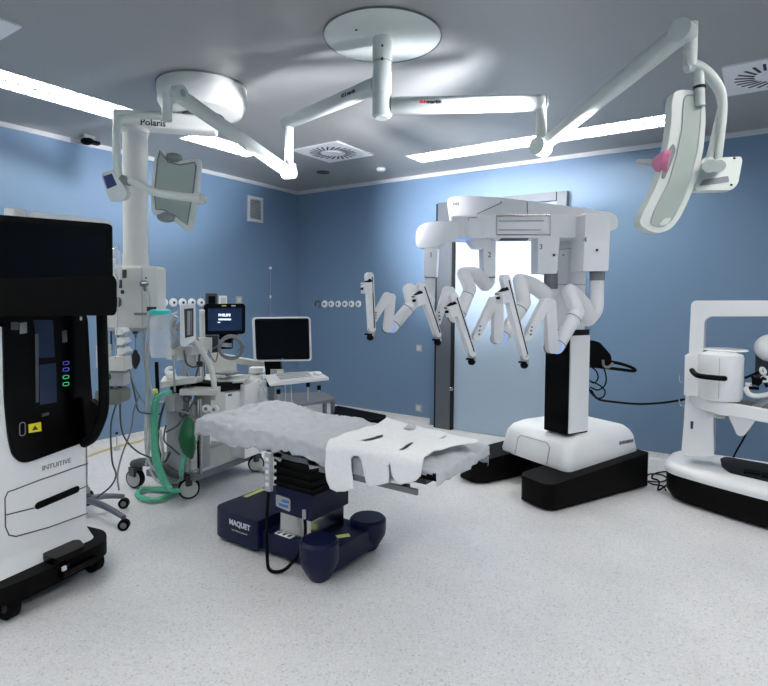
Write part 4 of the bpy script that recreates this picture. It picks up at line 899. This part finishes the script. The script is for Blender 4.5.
# monitor
nm = turned(34); dm_ = onplane(pd(60, 270, 2.72), nm); wm = lambda pts: [t.loc(p) for p in pts]
nl = t.i.to_3x3() @ nm
mo = t.part('monitor', MB().prism(wm(rpoly([dm_(*p) for p in [(-95, 207), (108, 223.5), (112.5, 226), (113, 285), (113, 290), (-95, 285)]], .02, 4)), -nl*.05, .008), 'black')
t.part('screen', MB().prism(wm([dm_(*p)+nm*.001 for p in [(-90, 214), (107, 229), (107.5, 283), (-90, 280)]]), nl*.0012), 'screen', mo)
t.part('monitor_chin', MB().prism(wm(rpoly([dm_(*p)+nm*.012 for p in [(-95, 283), (108, 275), (113, 275), (116.5, 281), (116.5, 311), (114, 315.5), (-95, 316)]], .015, 3)), -nl*.09, .01), 'black', mo)
t.part('monitor_post', MB().prism(wm([p for p in [pd(30, 300, 2.95), pd(60, 300, 2.95), pd(60, 330, 3.0), pd(30, 330, 3.0)]]), -nl*.06, .005), 'black')
# white things on a shelf behind the screen
t.part('rear_shelf', MB().prism(wm(rpoly([pd(*p) for p in ((-40, 222, 2.95), (26, 222, 2.95), (27, 215, 2.95), (30, 212, 2.95), (70, 215.5, 2.98), (110, 221, 3.0), (110, 232, 3.0), (-40, 232, 2.95))], .01)), -nl*.16, .01), 'white')
t.part('camera_head', MB().cyl(t.loc(pd(15, 218, 2.9)), t.loc(pd(15, 209.5, 2.9)), .047, n=28, bev=.006), 'white')
# ================================================================== ANAESTHESIA CORNER
def caster(t, c, d, r, w_=.03, fork=True, hub='greyink', par=None):     # c = axle centre, d = axle direction
    c, d = V(c), V(d).normalized()
    o = t.part('caster', MB().cyl(c-d*w_/2, c+d*w_/2, r, n=32, bev=.006), 'black', par)
    t.part('wheel_disc', MB().cyl(c-d*(w_/2+.004), c+d*(w_/2+.004), r*.84, n=28, bev=.003), hub, o)
    if fork: t.part('caster_fork', MB().box(c+V((0, 0, r*.75)), (w_*1.7, w_*1.7, r*.9), .006).cyl(c+V((0, 0, r)), c+V((0, 0, r*1.35)), .012), 'dgrey', o)
W = lambda x, y, d: pd(x, y, d)
t = T('anaesthesia_machine', 'anaesthesia machine on large pale wheels with green hose, trays and drawers', 'anaesthesia machine', (-3.75, 3.0, 0))
ax_ = V((1, -.25, 0)).normalized()
cF = W(189, 492, 4.2); cL = W(135.5, 479, 4.42); cR = W(256, 461, 4.86); cB = V((-4.2, 3.5, .08))
nW = turned(20)
caster(t, (cF.x, cF.y, .08), nW, .079, .04, hub='offwhite'); caster(t, (cL.x, cL.y, .08), turned(-18), .075, .045, hub='lgrey'); caster(t, (cR.x, cR.y, .075), nW, .07, .04, hub='offwhite'); caster(t, cB, nW, .07, .04)
fa = V((cF.x-.03, cF.y+.06, 0)); fb = V((cR.x-.05, cR.y-.03, 0)); fd = (fb-fa).normalized(); fp_ = V((-fd.y, fd.x, 0)); fp_ = fp_ if fp_.dot(FH) > 0 else -fp_
FR = Matrix((fd, fp_, ZUP)).transposed(); mid = (fa+fb)/2; Lf = (fb-fa).length
t.part('chassis', MB().box(mid+fp_*.2+V((0, 0, .135)), (Lf+.16, .44, .05), .012, FR), 'grey')
t.part('lower_housing', MB().prism([fa+fd*.0+fp_*a+V((0, 0, z)) for a, z in ((-.01, .16), (.05, .30), (.40, .30), (.42, .16))], fd*(Lf+.08), .012), 'offwhite')
t.part('front_leg', MB().tube([W(184, 476, 4.2), W(172, 473, 4.24), W(158, 464, 4.3), W(143, 462, 4.38), W(134, 464, 4.42)], .034, n=14, k=4, flat=(1.0, .9), round_=True), 'dgrey')
# tower with gas pipes
tw = W(181, 440, 4.3); tb = V((tw.x, tw.y+.07, 0))
t.part('tower', MB().box(tb+V((0, 0, .42)), (.26, .2, .50), .015, FR), 'lgrey')
t.part('tower_panel', MB().box(tb-fp_*.1+V((0, 0, .38))-fd*.06, (.12, .012, .36), .004, FR), 'offwhite')
for x in (190, 198.5, 201): t.part('gas_pipe', MB().tube([W(x, 399, 4.18), W(x, 474, 4.2)], .010, n=12), 'steel')
t.part('black_strip', MB().tube([W(198, 440, 4.15), W(198.5, 468, 4.16)], .008, n=8), 'black')
t.part('gas_port', MB().cyl(W(196, 474, 4.2), W(196, 479, 4.2), .045, n=24, bev=.004), 'grey')
t.part('tray', MB().prism(rpoly([W(*p) for p in ((160, 382, 4.25), (196, 377, 4.15), (203, 376, 4.55), (164, 376, 4.62))], .02), (0, 0, -.045), .006), 'offwhite')
t.part('tray', MB().prism(rpoly([W(*p) for p in ((179, 390, 4.12), (219, 390, 4.14), (221, 385, 4.5), (186, 385, 4.5))], .02), (0, 0, -.04), .006), 'offwhite')
for k, (x, y, mt, r) in enumerate(((180, 404, 'clear', .045), (192, 412, 'lgrey', .035), (186.5, 402, 'darksteel', .03), (172, 402, 'lgrey', .05))):
    a = W(x, y-8, 4.22); b = W(x, y+8, 4.22); t.part('absorber_canister', MB().cyl(a, b, r, n=24, bev=.006), mt)
t.part('black_column', MB().box(W(176, 394, 4.3), (.06, .06, .17), .006), 'black')
for x, y in ((207, 408), (215, 409), (188, 398), (184, 413)):
    a = W(x, y, 4.2); t.part('dial', MB().cyl(a, a-FH*.03, .03, n=24, bev=.004), 'white' if x > 200 else 'dgrey')
    t.part('dial_face', MB().cyl(a-FH*.03, a-FH*.033, .014, n=16), 'grey', t.o.children[-1])
t.part('block', MB().box(W(210, 405, 4.35), (.2, .14, .2), .01), 'offwhite')
# drawer cabinet
cbm = W(229, 400, 4.72)
cab = t.part('cabinet', MB().box(V((cbm.x, cbm.y+.12, .50)), (.3, .36, .62), .008, FR), 'white')
fc = onplane(W(229, 400, 4.5), -fp_)
tt0, tt1 = fc(214, 388), fc(243, 388)
t.part('cabinet_rim', MB().prism([fc(213, 384), fc(243, 381), fc(243, 389), (fc(213, 393))], fp_*.36, .004), 'black')
t.part('drawer_front', MB().prism([fc(216, 395), fc(241, 391), fc(241, 420), fc(216, 424)], fp_*.02, .003), 'white')
t.part('drawer_handle', MB().box(fc(229.5, 395)-fp_*.006, (.035, .012, .012), .003, FR), 'dgrey')
t.part('work_surface', MB().prism(rpoly([W(198, 383, 4.5), W(244, 380.5, 4.55), W(250, 374.5, 4.95), W(205, 374, 4.95)], .01), (0, 0, -.018), .004), 'offwhite')
t.part('back_panel', MB().prism([W(*p) for p in ((210, 352, 4.9), (234, 356, 4.95), (236, 376, 4.95), (210, 376, 4.9))], FH*.05, .006), 'offwhite')
t.part('hose_arm', MB().tube([W(190, 338, 4.25), W(198, 345, 4.25), (W(206, 358, 4.25)), W(212, 372, 4.25), W(214.5, 390, 4.22), W(214, 400, 4.2)], .021, n=14, k=4), 'offwhite')
# module with bellows display
md = turned(22); fm = onplane(W(188, 326, 4.2), md)
mdl = t.part('flow_module', MB().prism(rpoly([fm(*p) for p in ((180.5, 305), (195.5, 303.5), (196, 338), (193, 342), (182, 347), (180.5, 345))], .01), -md*.14, .008), 'white')
t.part('flow_window', MB().prism([fm(*p)+md*.002 for p in ((184, 309), (193.5, 308), (193.5, 336), (185, 338))], -md*.003), 'dgrey', mdl)
t.part('flow_tube', MB().cyl(fm(188.5, 311)+md*.006, fm(188.5, 335)+md*.006, .010, n=12), 'lgrey', mdl)
t.part('flow_tube', MB().cyl(fm(191, 311)+md*.006, fm(191, 335)+md*.006, .006, n=12), 'greyink', mdl)
t.part('manifold', MB().tube([W(176, 316, 4.25), W(171, 326, 4.25), W(176, 338, 4.25), W(172, 348, 4.25)], .022, k=3).tube([W(181, 322, 4.28), W(174, 335, 4.28), W(178, 350, 4.28)], .016, k=3), 'lgrey')
t.part('manifold', MB().box(W(176, 353, 4.3), (.12, .08, .1), .012), 'offwhite')
t.part('manifold', MB().box(W(190, 350, 4.3), (.16, .08, .06), .012), 'offwhite')
t.part('support_post', MB().tube([W(188, 345, 4.35), W(184, 375, 4.4)], .016).tube([W(183, 360, 4.4), W(189, 378, 4.4)], .012), 'lgrey')
t.part('support_post', MB().tube([W(202, 310, 4.5), W(203, 378, 4.6)], .022), 'offwhite')
t.part('mask', MB().sph(W(171, 376, 4.3), (.045, .04, .04), 16).ring(W(170, 371, 4.28), turned(20, 30), .03, .011).cap(W(168, 372, 4.3), W(175, 379, 4.28), .018), 'white')
t.part('breathing_hose', MB().tube([W(158, 396, 4.15), W(156, 405, 4.1), W(155, 430, 4.08), W(157, 455, 4.05), W(163, 475, 4.02), W(172, 492, 4.0)], .02, n=12, k=8), 'greenhose')
t.part('breathing_hose', MB().tube([W(172, 392, 4.15), W(163, 394, 4.12), W(156, 399, 4.1), W(153, 410, 4.12), W(153, 440, 4.1), W(155, 462, 4.08), W(164, 484, 4.04), W(175, 491, 4.0), pz(184, 487, .04), W(181, 472, 4.06), W(186, 455, 4.08), W(196, 440, 4.1)], .016, n=12, k=8), 'greenhose')
t.part('breathing_hose', MB().tube([pz(173, 493, .03), pz(160, 499, .03), pz(145, 499, .03), pz(137, 494, .03), pz(145, 489, .03), pz(165, 490, .03), pz(180, 492, .03)], .019, n=12, k=8), 'greenhose')
t.part('clear_hose', MB().tube([W(163, 402, 4.2), W(148, 408, 4.2), W(146, 440, 4.2), W(149, 462, 4.2), W(158, 470, 4.2), W(163, 455, 4.2), W(160, 430, 4.2)], .012, n=10, k=6), 'clearhose')
t.part('clear_hose', MB().tube([W(165, 402, 4.24), W(160, 420, 4.24), W(158, 445, 4.24), W(164, 462, 4.24), W(170, 452, 4.24)], .009, n=10, k=6), 'dgrey')
t.part('yellow_connector', MB().cyl(W(152, 392, 4.15), W(157, 391, 4.15), .02, n=16), 'paleyellow')
t.part('breathing_bag', MB().tube([W(189, 417, 4.08), W(188, 424, 4.08), W(187, 438, 4.06), W(189, 450, 4.06), W(192, 459, 4.06)], [.015, .05, .072, .06, .008], n=20, k=5, flat=(1, .75)), 'greenbag')
t.part('dark_pole', MB().tube([W(156.5, 362, 4.25), W(158, 402, 4.25)], .014), 'black')

t.part('vaporiser', MB().box(W(204, 345, 4.5), (.09, .09, .12), .012), 'offwhite'); t.part('vaporiser', MB().box(W(212, 344, 4.6), (.07, .07, .14), .01), 'dgrey')
t.part('vaporiser', MB().box(W(196, 360, 4.45), (.1, .08, .1), .012), 'lgrey')
for pts, mt, r in (([(184, 350, 4.2), (186, 362, 4.2), (192, 367, 4.2), (198, 366, 4.2)], 'dgrey', .006), ([(200, 352, 4.3), (198, 368, 4.3), (194, 380, 4.25), (187, 387, 4.2)], 'dgrey', .007),
    ([(173, 355, 4.2), (174, 375, 4.2), (175, 392, 4.2)], 'lgrey', .008), ([(208, 350, 4.35), (215, 362, 4.35), (218, 352, 4.4)], 'greyink', .006), ([(204, 362, 4.3), (205, 376, 4.3)], 'grey', .006),
    ([(196, 395, 4.15), (190, 408, 4.12), (178, 425, 4.12), (166, 432, 4.12)], 'dgrey', .006), ([(175, 410, 4.1), (190, 414, 4.08), (199, 422, 4.1)], 'greyink', .007), ([(166, 425, 4.1), (164, 440, 4.1), (172, 448, 4.1), (180, 455, 4.1)], 'dgrey', .006),
    ([(163, 470, 4.15), (168, 480, 4.1), (178, 482, 4.08), (184, 470, 4.1)], 'greyink', .01), ([(150, 470, 4.2), (158, 482, 4.15), (170, 484, 4.1)], 'clearhose', .011)):
    t.part('cable', MB().tube([W(*p) for p in pts], r, n=8, k=5), mt)
t.part('cuff_bulb', MB().box(W(199.5, 364, 4.28), (.035, .03, .04), .008), 'ink')
t.part('paper_stack', MB().box(W(228, 375.5, 4.72)+V((0, 0, .02)), (.18, .14, .02), .003, FR), 'greyink'); t.part('folder', MB().box(W(222, 377, 4.65)+V((0, 0, .012)), (.12, .1, .014), .003, FR), 'white')
# patient monitor on top
nm = turned(14); fm = onplane(W(224, 319, 4.6), nm)
t2 = T('patient_monitor', 'small black monitor with a lit dark blue screen above the anaesthesia machine', 'monitor', W(224, 352, 4.65))
cs = t2.part('housing', MB().prism(rpoly([fm(*p) for p in ((203.6, 304), (245.3, 303.6), (245.3, 334), (203.8, 335))], .03, 4), -nm*.08, .01), 'black')
t2.part('screen', MB().prism([fm(*p)+nm*.002 for p in ((208, 308.5), (241.8, 308), (241.8, 330.5), (208, 331))], -nm*.003), 'screenlit', cs)
up_ = ZUP; rt = up_.cross(nm).normalized(); rt = rt if rt.dot(CR) > 0 else -rt
text('lettering', 'PHILIPS', fm(224.5, 315.2)+nm*.003, rt, ZUP, .03, 'screentext', cs, bold=.0015)
t2.part('text_bar', MB().box(fm(224.8, 319.4)+nm*.003, (.1, .002, .013), 0, Matrix((rt, -nm, ZUP)).transposed()), 'screentext', cs)
t2.part('text_bar', MB().box(fm(219, 322.3)+nm*.003, (.022, .002, .007), 0, Matrix((rt, -nm, ZUP)).transposed()), 'screentext', cs)
for x in (224, 233.5): t2.part('indicator', MB().box(fm(x, 305.8)+nm*.002, (.035, .004, .01), 0, Matrix((rt, -nm, ZUP)).transposed()), 'paleyellow' if x < 230 else 'whiteink', cs)
t2.part('mount', MB().prism([W(*p) for p in ((219, 334, 4.66), (236, 334, 4.66), (236, 339, 4.66), (231, 340, 4.66), (231, 349, 4.66), (221, 349, 4.66), (221, 340, 4.66), (219, 339, 4.66))], FH*.06, .006), 'black')
t2.part('mount_plate', MB().box(W(226, 345, 4.62), (.1, .04, .03), .006, None), 'lgrey')
cc = W(231, 347, 4.56); cl_ = MB()
for k in range(4): cl_.ring(cc+nm*.012*k+CR*(.006*k-.01)+ZUP*.008*((k*7) % 3-1), (nm+V((.1*k-.2, 0, .12*((k*5) % 3-1)))).normalized(), .092+.007*((k*3) % 3), .0075, n=36)
t2.part('coiled_cable', cl_, 'greyink', label='coiled grey cables')
t2.part('cable_drop', MB().tube([W(219, 345, 4.6), W(205, 352, 4.5), W(200, 345, 4.5), W(197, 338, 4.45)], .007, k=4), 'greyink'); t2.part('cable_drop', MB().tube([W(240, 345, 4.58), W(245, 347, 4.6), W(238, 350, 4.6)], .006, k=4), 'greyink')

# computer workstation
nm = turned(12); fm = onplane(W(281, 339, 4.75), nm)
t = T('computer_workstation', 'big flat monitor in a white frame on an arm, keyboard shelf below it', 'computer', W(275, 410, 4.9)*1)
cs = t.part('monitor_back', MB().prism(rpoly([fm(*p) for p in ((251.8, 317.5), (310.5, 316.8), (311.8, 361), (253.6, 361.6))], .03, 4), -nm*.06, .012), 'white')
t.part('bezel', MB().prism(rpoly([fm(*p)+nm*.003 for p in ((254.6, 318.8), (308.8, 318.2), (309.8, 359.3), (256.3, 359.8))], .02, 3), -nm*.004), 'black', cs)
t.part('screen', MB().prism([fm(*p)+nm*.004 for p in ((257.3, 320.8), (306.5, 320.3), (307.5, 357.2), (258.5, 357.6))], -nm*.002), 'screen', cs)
t.part('led', MB().box(fm(282.5, 358.7)+nm*.0045, (.012, .002, .006)), 'ledblue', cs)
t.part('mount', MB().prism([W(*p) for p in ((264, 360, 4.85), (280, 361, 4.85), (283, 386, 4.85), (267, 387, 4.85))], FH*.06, .008), 'black')
t.part('arm', MB().prism(rpoly([W(*p) for p in ((233, 360, 4.8), (236, 358, 4.8), (262, 362, 4.85), (264, 366, 4.85), (236, 364, 4.8))], .01), FH*.09, .008), 'offwhite')
t.part('post', MB().cyl(W(272, 385, 4.92), W(272, 430, 4.92), .03), 'grey')
t.part('base', MB().box(V((W(272, 430, 4.92).x, W(272, 430, 4.92).y, .03)), (.24, .24, .03), .01), 'offwhite')
zk = W(297, 380, 4.6).z
kq = [W(265, 375, 4.62), W(270, 383.8, 4.45), W(329, 377.5, 4.62), W(318, 371, 4.95)]
t.part('keyboard_shelf', MB().prism(rpoly([kq[0], kq[1], kq[2], kq[3]], .01), (0, 0, -.022), .004), 'white')
t.part('shelf_bracket', MB().box(W(277, 372, 4.85), (.08, .08, .05), .006), 'offwhite')
ka, kb = kq[0]*.85+kq[3]*.15, kq[0]*.2+kq[3]*.8; kc = kq[1]*.85+kq[2]*.15; kd_ = kq[1]*.25+kq[2]*.75
def kmid(u, v): return (ka*(1-u)+kb*u)*(1-v)+(kc*(1-u)+kd_*u)*v
t3 = T('keyboard', 'flat white keyboard on the shelf under the big white-framed monitor', 'keyboard', kmid(.5, .5)+V((0, 0, .001)))
kb0 = t3.part('keyboard_body', MB().prism([kmid(u, v)+V((0, 0, .001)) for u, v in ((.02, .1), (.98, .1), (.98, .9), (.02, .9))], (0, 0, .012), .003), 'white')
ky = MB(); kx_ = (kb-ka).normalized(); kyv = (kc-ka); kyv = (kyv-kx_*kyv.dot(kx_)).normalized(); kn = kx_.cross(kyv)
for i in range(14):
    for j in range(4): ky.box(kmid(.07+i*.066, .22+j*.19)+V((0, 0, .0145)), (.017, .022, .004), 0, Matrix((kx_, kyv, kn)).transposed())
t3.part('keys', ky, 'lgrey', kb0); 
tag(kb0.children[0], kind='stuff')
mq = kq[3]*.5+kq[2]*.5-kx_*.06
t4 = solo('computer_mouse', MB().sph(mq+V((0, 0, .012)), (.045, .032, .018), 16), 'white', 'white computer mouse at the right end of the keyboard shelf', 'mouse')
# box of printed forms and blue bag beside the workstation
t = T('supply_rack', 'white tiered supply rack between the drawers and the workstation', 'rack', W(257, 395, 5.0))
for k, (y0, y1) in enumerate(((368, 373), (375, 380), (382, 387))): t.part('shelf', MB().prism([W(249, y0, 5.0), W(263, y0, 5.0), W(263, y1, 5.0), W(249, y1, 5.0)], FH*.12, .006), 'white')
t.part('back_frame', MB().prism([W(248, 364, 5.13), W(264, 364, 5.13), W(264, 440, 5.13), W(248, 440, 5.13)], FH*.02, .004), 'lgrey')
t = T('plastic_bag', 'clear and blue plastic bag hanging by the white supply rack', 'bag', W(259, 395, 4.8))
t.part('bag_body', MB().tube([W(259, 381, 4.8), W(258, 387, 4.8), W(260, 394, 4.8), W(262, 401, 4.8), W(258, 404, 4.8)], [.01, .04, .065, .07, .03], n=14, k=4, flat=(1, .5)), 'clear')
t.part('bag_content', MB().tube([W(254, 390, 4.82), W(254, 400, 4.82)], [.02, .035], n=12, k=3, flat=(1, .6), round_=True), 'blue')

# low metal bench with pegs behind, dark trolley top
t = T('metal_trolley', 'low grey metal trolley with black-capped pegs under the keyboard shelf', 'trolley', V((-4.75, 5.0, 0)))
zt_ = W(300, 400, 6.1).z
def flat(x, y, z=zt_): return pz(x, y, z)
tp_ = [flat(272, 402), flat(276, 395), flat(331, 394.5), flat(332, 399)]
c_ = (flat(272, 402)+flat(331, 397))/2
TR = Matrix.Rotation(math.radians(10), 3, 'Z')
t.part('top', MB().prism(rpoly([flat(266, 403), flat(272, 393), flat(325, 392), flat(334, 397), flat(334, 399), flat(275, 408)], .02), (0, 0, -.03), .004), 'grey')
for x, y in ((333, 399), (275, 407), (325, 393)): p = flat(x, y); t.part('leg', MB().box((p.x-.02, p.y+.02, (zt_-.03)/2), (.035, .035, zt_-.03), .004), 'grey')
for x, y0, y1 in ((278.5, 392, 401), (308, 385, 401), (319, 388, 397)):
    b = flat(x, y1); d_ = (b-CAM).dot(FH); a = W(x, y0, d_)
    pg = t.part('peg', MB().tube([b, a], .011, n=10), 'lgrey'); t.part('peg_cap', MB().cyl(a+V((0, 0, -.02)), a+V((0, 0, .03)), .022, n=14, bev=.004), 'black', pg)
for x in (286, 292): b = flat(x, 404); d_ = (b-CAM).dot(FH); t.part('lead', MB().tube([W(x-1, 383, d_), b], .005, n=6), 'clearhose')
t = T('dark_bench', 'long low black bench against the back wall beyond the operating table', 'bench', V((-4.3, 5.4, 0)))
zd = .26
t.part('top', MB().prism([pz(*p, zd) for p in ((334, 406.5), (338, 405.5), (386, 415), (386, 418), (370, 420), (334, 416))], (0, 0, -.1), .005), 'black')
t.part('body', MB().prism([pz(*p, .17) for p in ((337, 407.5), (340, 406.5), (383, 415), (370, 418), (337, 414))], (0, 0, -.17), .004), 'black')
bp_ = pz(383, 417, zd)

# ---- suction bag, hand bulb and hoses on the pendant head
t = T('suction_bag', 'clear suction bag with a turquoise lid hanging in front of the pendant head', 'suction bag', W(160, 357, 3.98))
t.part('lid', MB().lathe([(.001, .02), (.05, .022), (.07, .012), (.07, -.012), (.06, -.016), (.001, -.016)], W(160, 312.5, 3.72), n=28), 'teal')
sb = t.part('bag', MB().tube([W(160, 314, 3.72), W(160, 318, 3.72), W(160.2, 335, 3.72), W(160.5, 352, 3.72), W(160.5, 357, 3.72)], [.062, .066, .068, .066, .06], n=24), 'clear')
t.part('scale_print', MB().box(W(160, 328, 3.65), (.06, .002, .003), 0).box(W(160, 321, 3.65), (.04, .002, .003)), 'greyink', sb)
t.part('hanger', MB().tube([W(153, 311, 3.72), W(152, 307, 3.72)], .008).box(W(151.5, 309, 3.74), (.05, .04, .03), .006), 'ink')
t.part('spout', MB().tube([W(169, 313, 3.72), W(173, 314, 3.72), W(178, 312, 3.74)], .007, k=3), 'clearhose')
t = T('bulb_pump', 'small dark bulb hanging on a cord below the pendant head', 'hand pump', W(135, 330, 3.9))
t.part('bulb', MB().lathe([(.008, -.07), (.014, -.055), (.03, -.02), (.033, 0), (.03, .02), (.014, .05), (.01, .065)], W(135.5, 359, 3.9), n=20), 'ink')
t.part('cord', MB().tube([W(135.5, 328, 3.88), W(135.5, 352, 3.9)], .0035, n=6), 'grey')
t.part('bead', MB().cyl(W(135.8, 333, 3.89), W(135.8, 338, 3.89), .009), 'greyink')
t = T('gas_hose', 'bundle of pale supply hoses running from the pendant head down to the floor', 'hose', W(145, 300, 3.75))
for pts in ([(146, 289, 3.77), (148.5, 300, 3.74), (148.5, 330, 3.78), (146, 352, 3.9), (147, 380, 4.0), (147, 405, 4.1), (150, 440, 4.2), (146, 465, 4.3)],
            [(143, 329, 3.85), (143.5, 350, 3.9), (147, 375, 4.0), (148, 400, 4.1), (151, 420, 4.2), (152, 450, 4.3)],
            [(149, 329, 3.85), (149, 345, 3.9), (147.5, 362, 3.95), (150, 385, 4.1), (156, 405, 4.2)]):
    t.part('hose', MB().tube([W(*p) for p in pts], .011, n=10, k=6), 'clearhose')
t.part('connector', MB().cyl(W(150, 328, 3.8), W(150, 334, 3.8), .009), 'navy')
t = T('supply_cable', 'dark and grey cables falling from the pendant head behind the black cart', 'cable', W(118, 328, 3.85))
for pts, mt in (([(112, 327, 3.85), (116, 345, 3.85), (122, 358, 3.85), (130, 375, 3.9), (137, 392, 4.0), (146, 405, 4.1), (152, 412, 4.2)], 'grey'),
                ([(117, 328, 3.85), (121, 350, 3.85), (128, 366, 3.9), (132, 382, 4.0), (136, 400, 4.0), (140, 412, 4.05), (160, 414, 4.15)], 'dgrey'),
                ([(111, 328, 3.85), (111.5, 350, 3.85)], 'ink'),
                ([(140, 395, 4.0), (134, 410, 4.0), (131, 430, 4.0), (122, 455, 4.0), (117.5, 475, 3.9), (119, 490, 3.8)], 'grey'),
                ([(120, 400, 3.85), (121, 425, 3.9), (126, 440, 4.0), (138, 452, 4.1), (152, 458, 4.2)], 'dgrey'),
                ([(117, 402, 3.8), (111, 425, 3.8), (112, 460, 3.8), (116, 475, 3.8), (110, 487, 3.75), (97, 497, 3.72)], 'dgrey')):
    t.part('cable', MB().tube([W(*p) for p in pts], .006, n=8, k=6), mt)

# ---- infusion stand
t = T('infusion_stand', 'infusion stand with steel castors, pumps and grey-green control box behind the black cart', 'infusion stand', pz(86, 518, 0))
B = pz(86, 516, 0); B = V((B.x, B.y, 0))
t.part('pole', MB().cyl(V((B.x, B.y, .1)), V((B.x, B.y, 2.05)), .0125, n=16), 'steel')
t.part('hub', MB().cyl(V((B.x, B.y, .08)), V((B.x, B.y, .15)), .035, n=20, bev=.006), 'dgrey')
ends = [pz(124, 530, 0), pz(124, 508, 0), pz(88, 500, 0)]
for q in [e_ for e_ in ends]+[V((B.x-.28, B.y-.06, 0)), V((B.x-.05, B.y-.25, 0))]:
    q = V((q.x, q.y, 0)); hv = (q-B); hv.z = 0
    lg = t.part('leg', MB().tube([V((B.x, B.y, .12)), B+hv*.5+V((0, 0, .115)), q+V((0, 0, .085))], [.024, .021, .017], n=10, k=3), 'darksteel')
    c_ = q+V((0, 0, .036)); dd = turned(10)
    cst = t.part('caster', MB().cyl(c_-dd*.018, c_+dd*.018, .036, n=24, bev=.006), 'black', lg); t.part('wheel_disc', MB().cyl(c_-dd*.02, c_+dd*.02, .02, n=16), 'grey', cst)
for (x, y, w_, h_) in ((119, 331, .09, .05), (120, 341, .09, .055), (121, 351, .09, .055)):
    pp = t.part('infusion_pump', MB().prism([W(x-4, y-3, 3.65), W(x+2, y-3, 3.65), W(x+5, y+1, 3.65), W(x+1, y+4, 3.65), W(x-4, y+4, 3.65)], FH*.1, .006), 'white')
t.part('pump_body', MB().prism(rpoly([W(*p) for p in ((107, 357, 3.62), (123, 357, 3.62), (124, 371, 3.62), (107, 371, 3.62))], .01), FH*.12, .008), 'offwhite')
t.part('pump_body', MB().prism(rpoly([W(*p) for p in ((104, 373, 3.62), (123, 373, 3.62), (123, 386, 3.62), (104, 386, 3.62))], .01), FH*.1, .008), 'lgrey')
t.part('rack_post', MB().prism([W(119, 329, 3.7), W(125, 329, 3.7), W(125, 373, 3.7), W(119, 373, 3.7)], FH*.03, .003), 'lgrey')
t.part('clamp', MB().prism([W(96, 345, 3.64), (W(107, 345, 3.64)), W(107, 368, 3.64), W(96, 368, 3.64)], FH*.06, .006), 'offwhite')
cb = t.part('control_box', MB().prism(rpoly([W(*p) for p in ((95, 391, 3.6), (117, 389, 3.6), (121, 392, 3.6), (121, 402, 3.6), (117, 405, 3.6), (95, 405, 3.6))], .015), FH*.14, .01), 'olive')
t.part('box_handle', MB().tube([W(112, 389, 3.66), W(112, 385, 3.66), W(119, 386, 3.66), W(121, 391, 3.66)], .009, k=3), 'dgrey', cb)
t.part('green_knob', MB().sph(W(108, 377, 3.58), (.02, .02, .024), 14), 'greenbag')
t.part('pole_clip', MB().cyl(V((B.x, B.y, 1.0)), V((B.x, B.y, 1.06)), .028, n=16), 'grey'); t.part('pole_clip', MB().cyl(V((B.x, B.y, 1.42)), V((B.x, B.y, 1.48)), .028, n=16), 'grey')
t.part('top_hook', MB().tube([V((B.x, B.y, 2.03)), W(95, 240, 3.62), W(107, 247.5, 3.62), W(112, 249.5, 3.62), W(117, 247, 3.62), (W(116, 243.5, 3.62))], .005, n=8, k=4), 'steel')
t = T('infusion_bag', 'clear infusion bag hanging from the hook beside the black monitor', 'infusion bag', W(115, 272, 3.62))
bg = t.part('bag', MB().tube([W(115, 249.5, 3.62), W(115, 251.5, 3.62), W(115.5, 262, 3.62), W(115.5, 271, 3.62), W(115, 275, 3.62)], [.03, .045, .052, .05, .03], n=20, flat=(1, .6)), 'clear')
t.part('bag_print', MB().box(W(114, 262, 3.57), (.04, .002, .05)), 'whiteink', bg)
t.part('drip_chamber', MB().cyl(W(117.5, 276, 3.62), W(117.8, 286, 3.62), .012, .009, n=14), 'clearhose')
t.part('drip_line', MB().tube([W(117.8, 286, 3.62), W(118, 305, 3.62), W(117, 330, 3.62), W(115, 360, 3.62)], .003, n=6, k=3), 'clearhose')
# yellow floor cable behind the carts
p_ = [pz(60, 468, .01), pz(92, 454.5, .01), pz(115, 447, .01), pz(140, 441, .01), pz(146, 437, .012)]
solo('floor_cable', MB().tube(p_, .011, n=10, k=5), 'yellowcable', 'pale yellow cable lying on the floor along the left wall', 'cable')
q = pz(117, 450, .0); t = T('floor_hook', 'thin black-topped pin standing on the floor at the left wall', 'pin', (q.x, q.y, 0))
t.part('foot', MB().lathe([(.001, .03), (.02, .03), (.035, 0)], (q.x, q.y, 0), n=16), 'clearhose'); t.part('pin', MB().cyl((q.x, q.y, .02), (q.x, q.y, .16), .006), 'lgrey'); t.part('pin_cap', MB().sph((q.x, q.y, .17), .016, 10), 'ink')
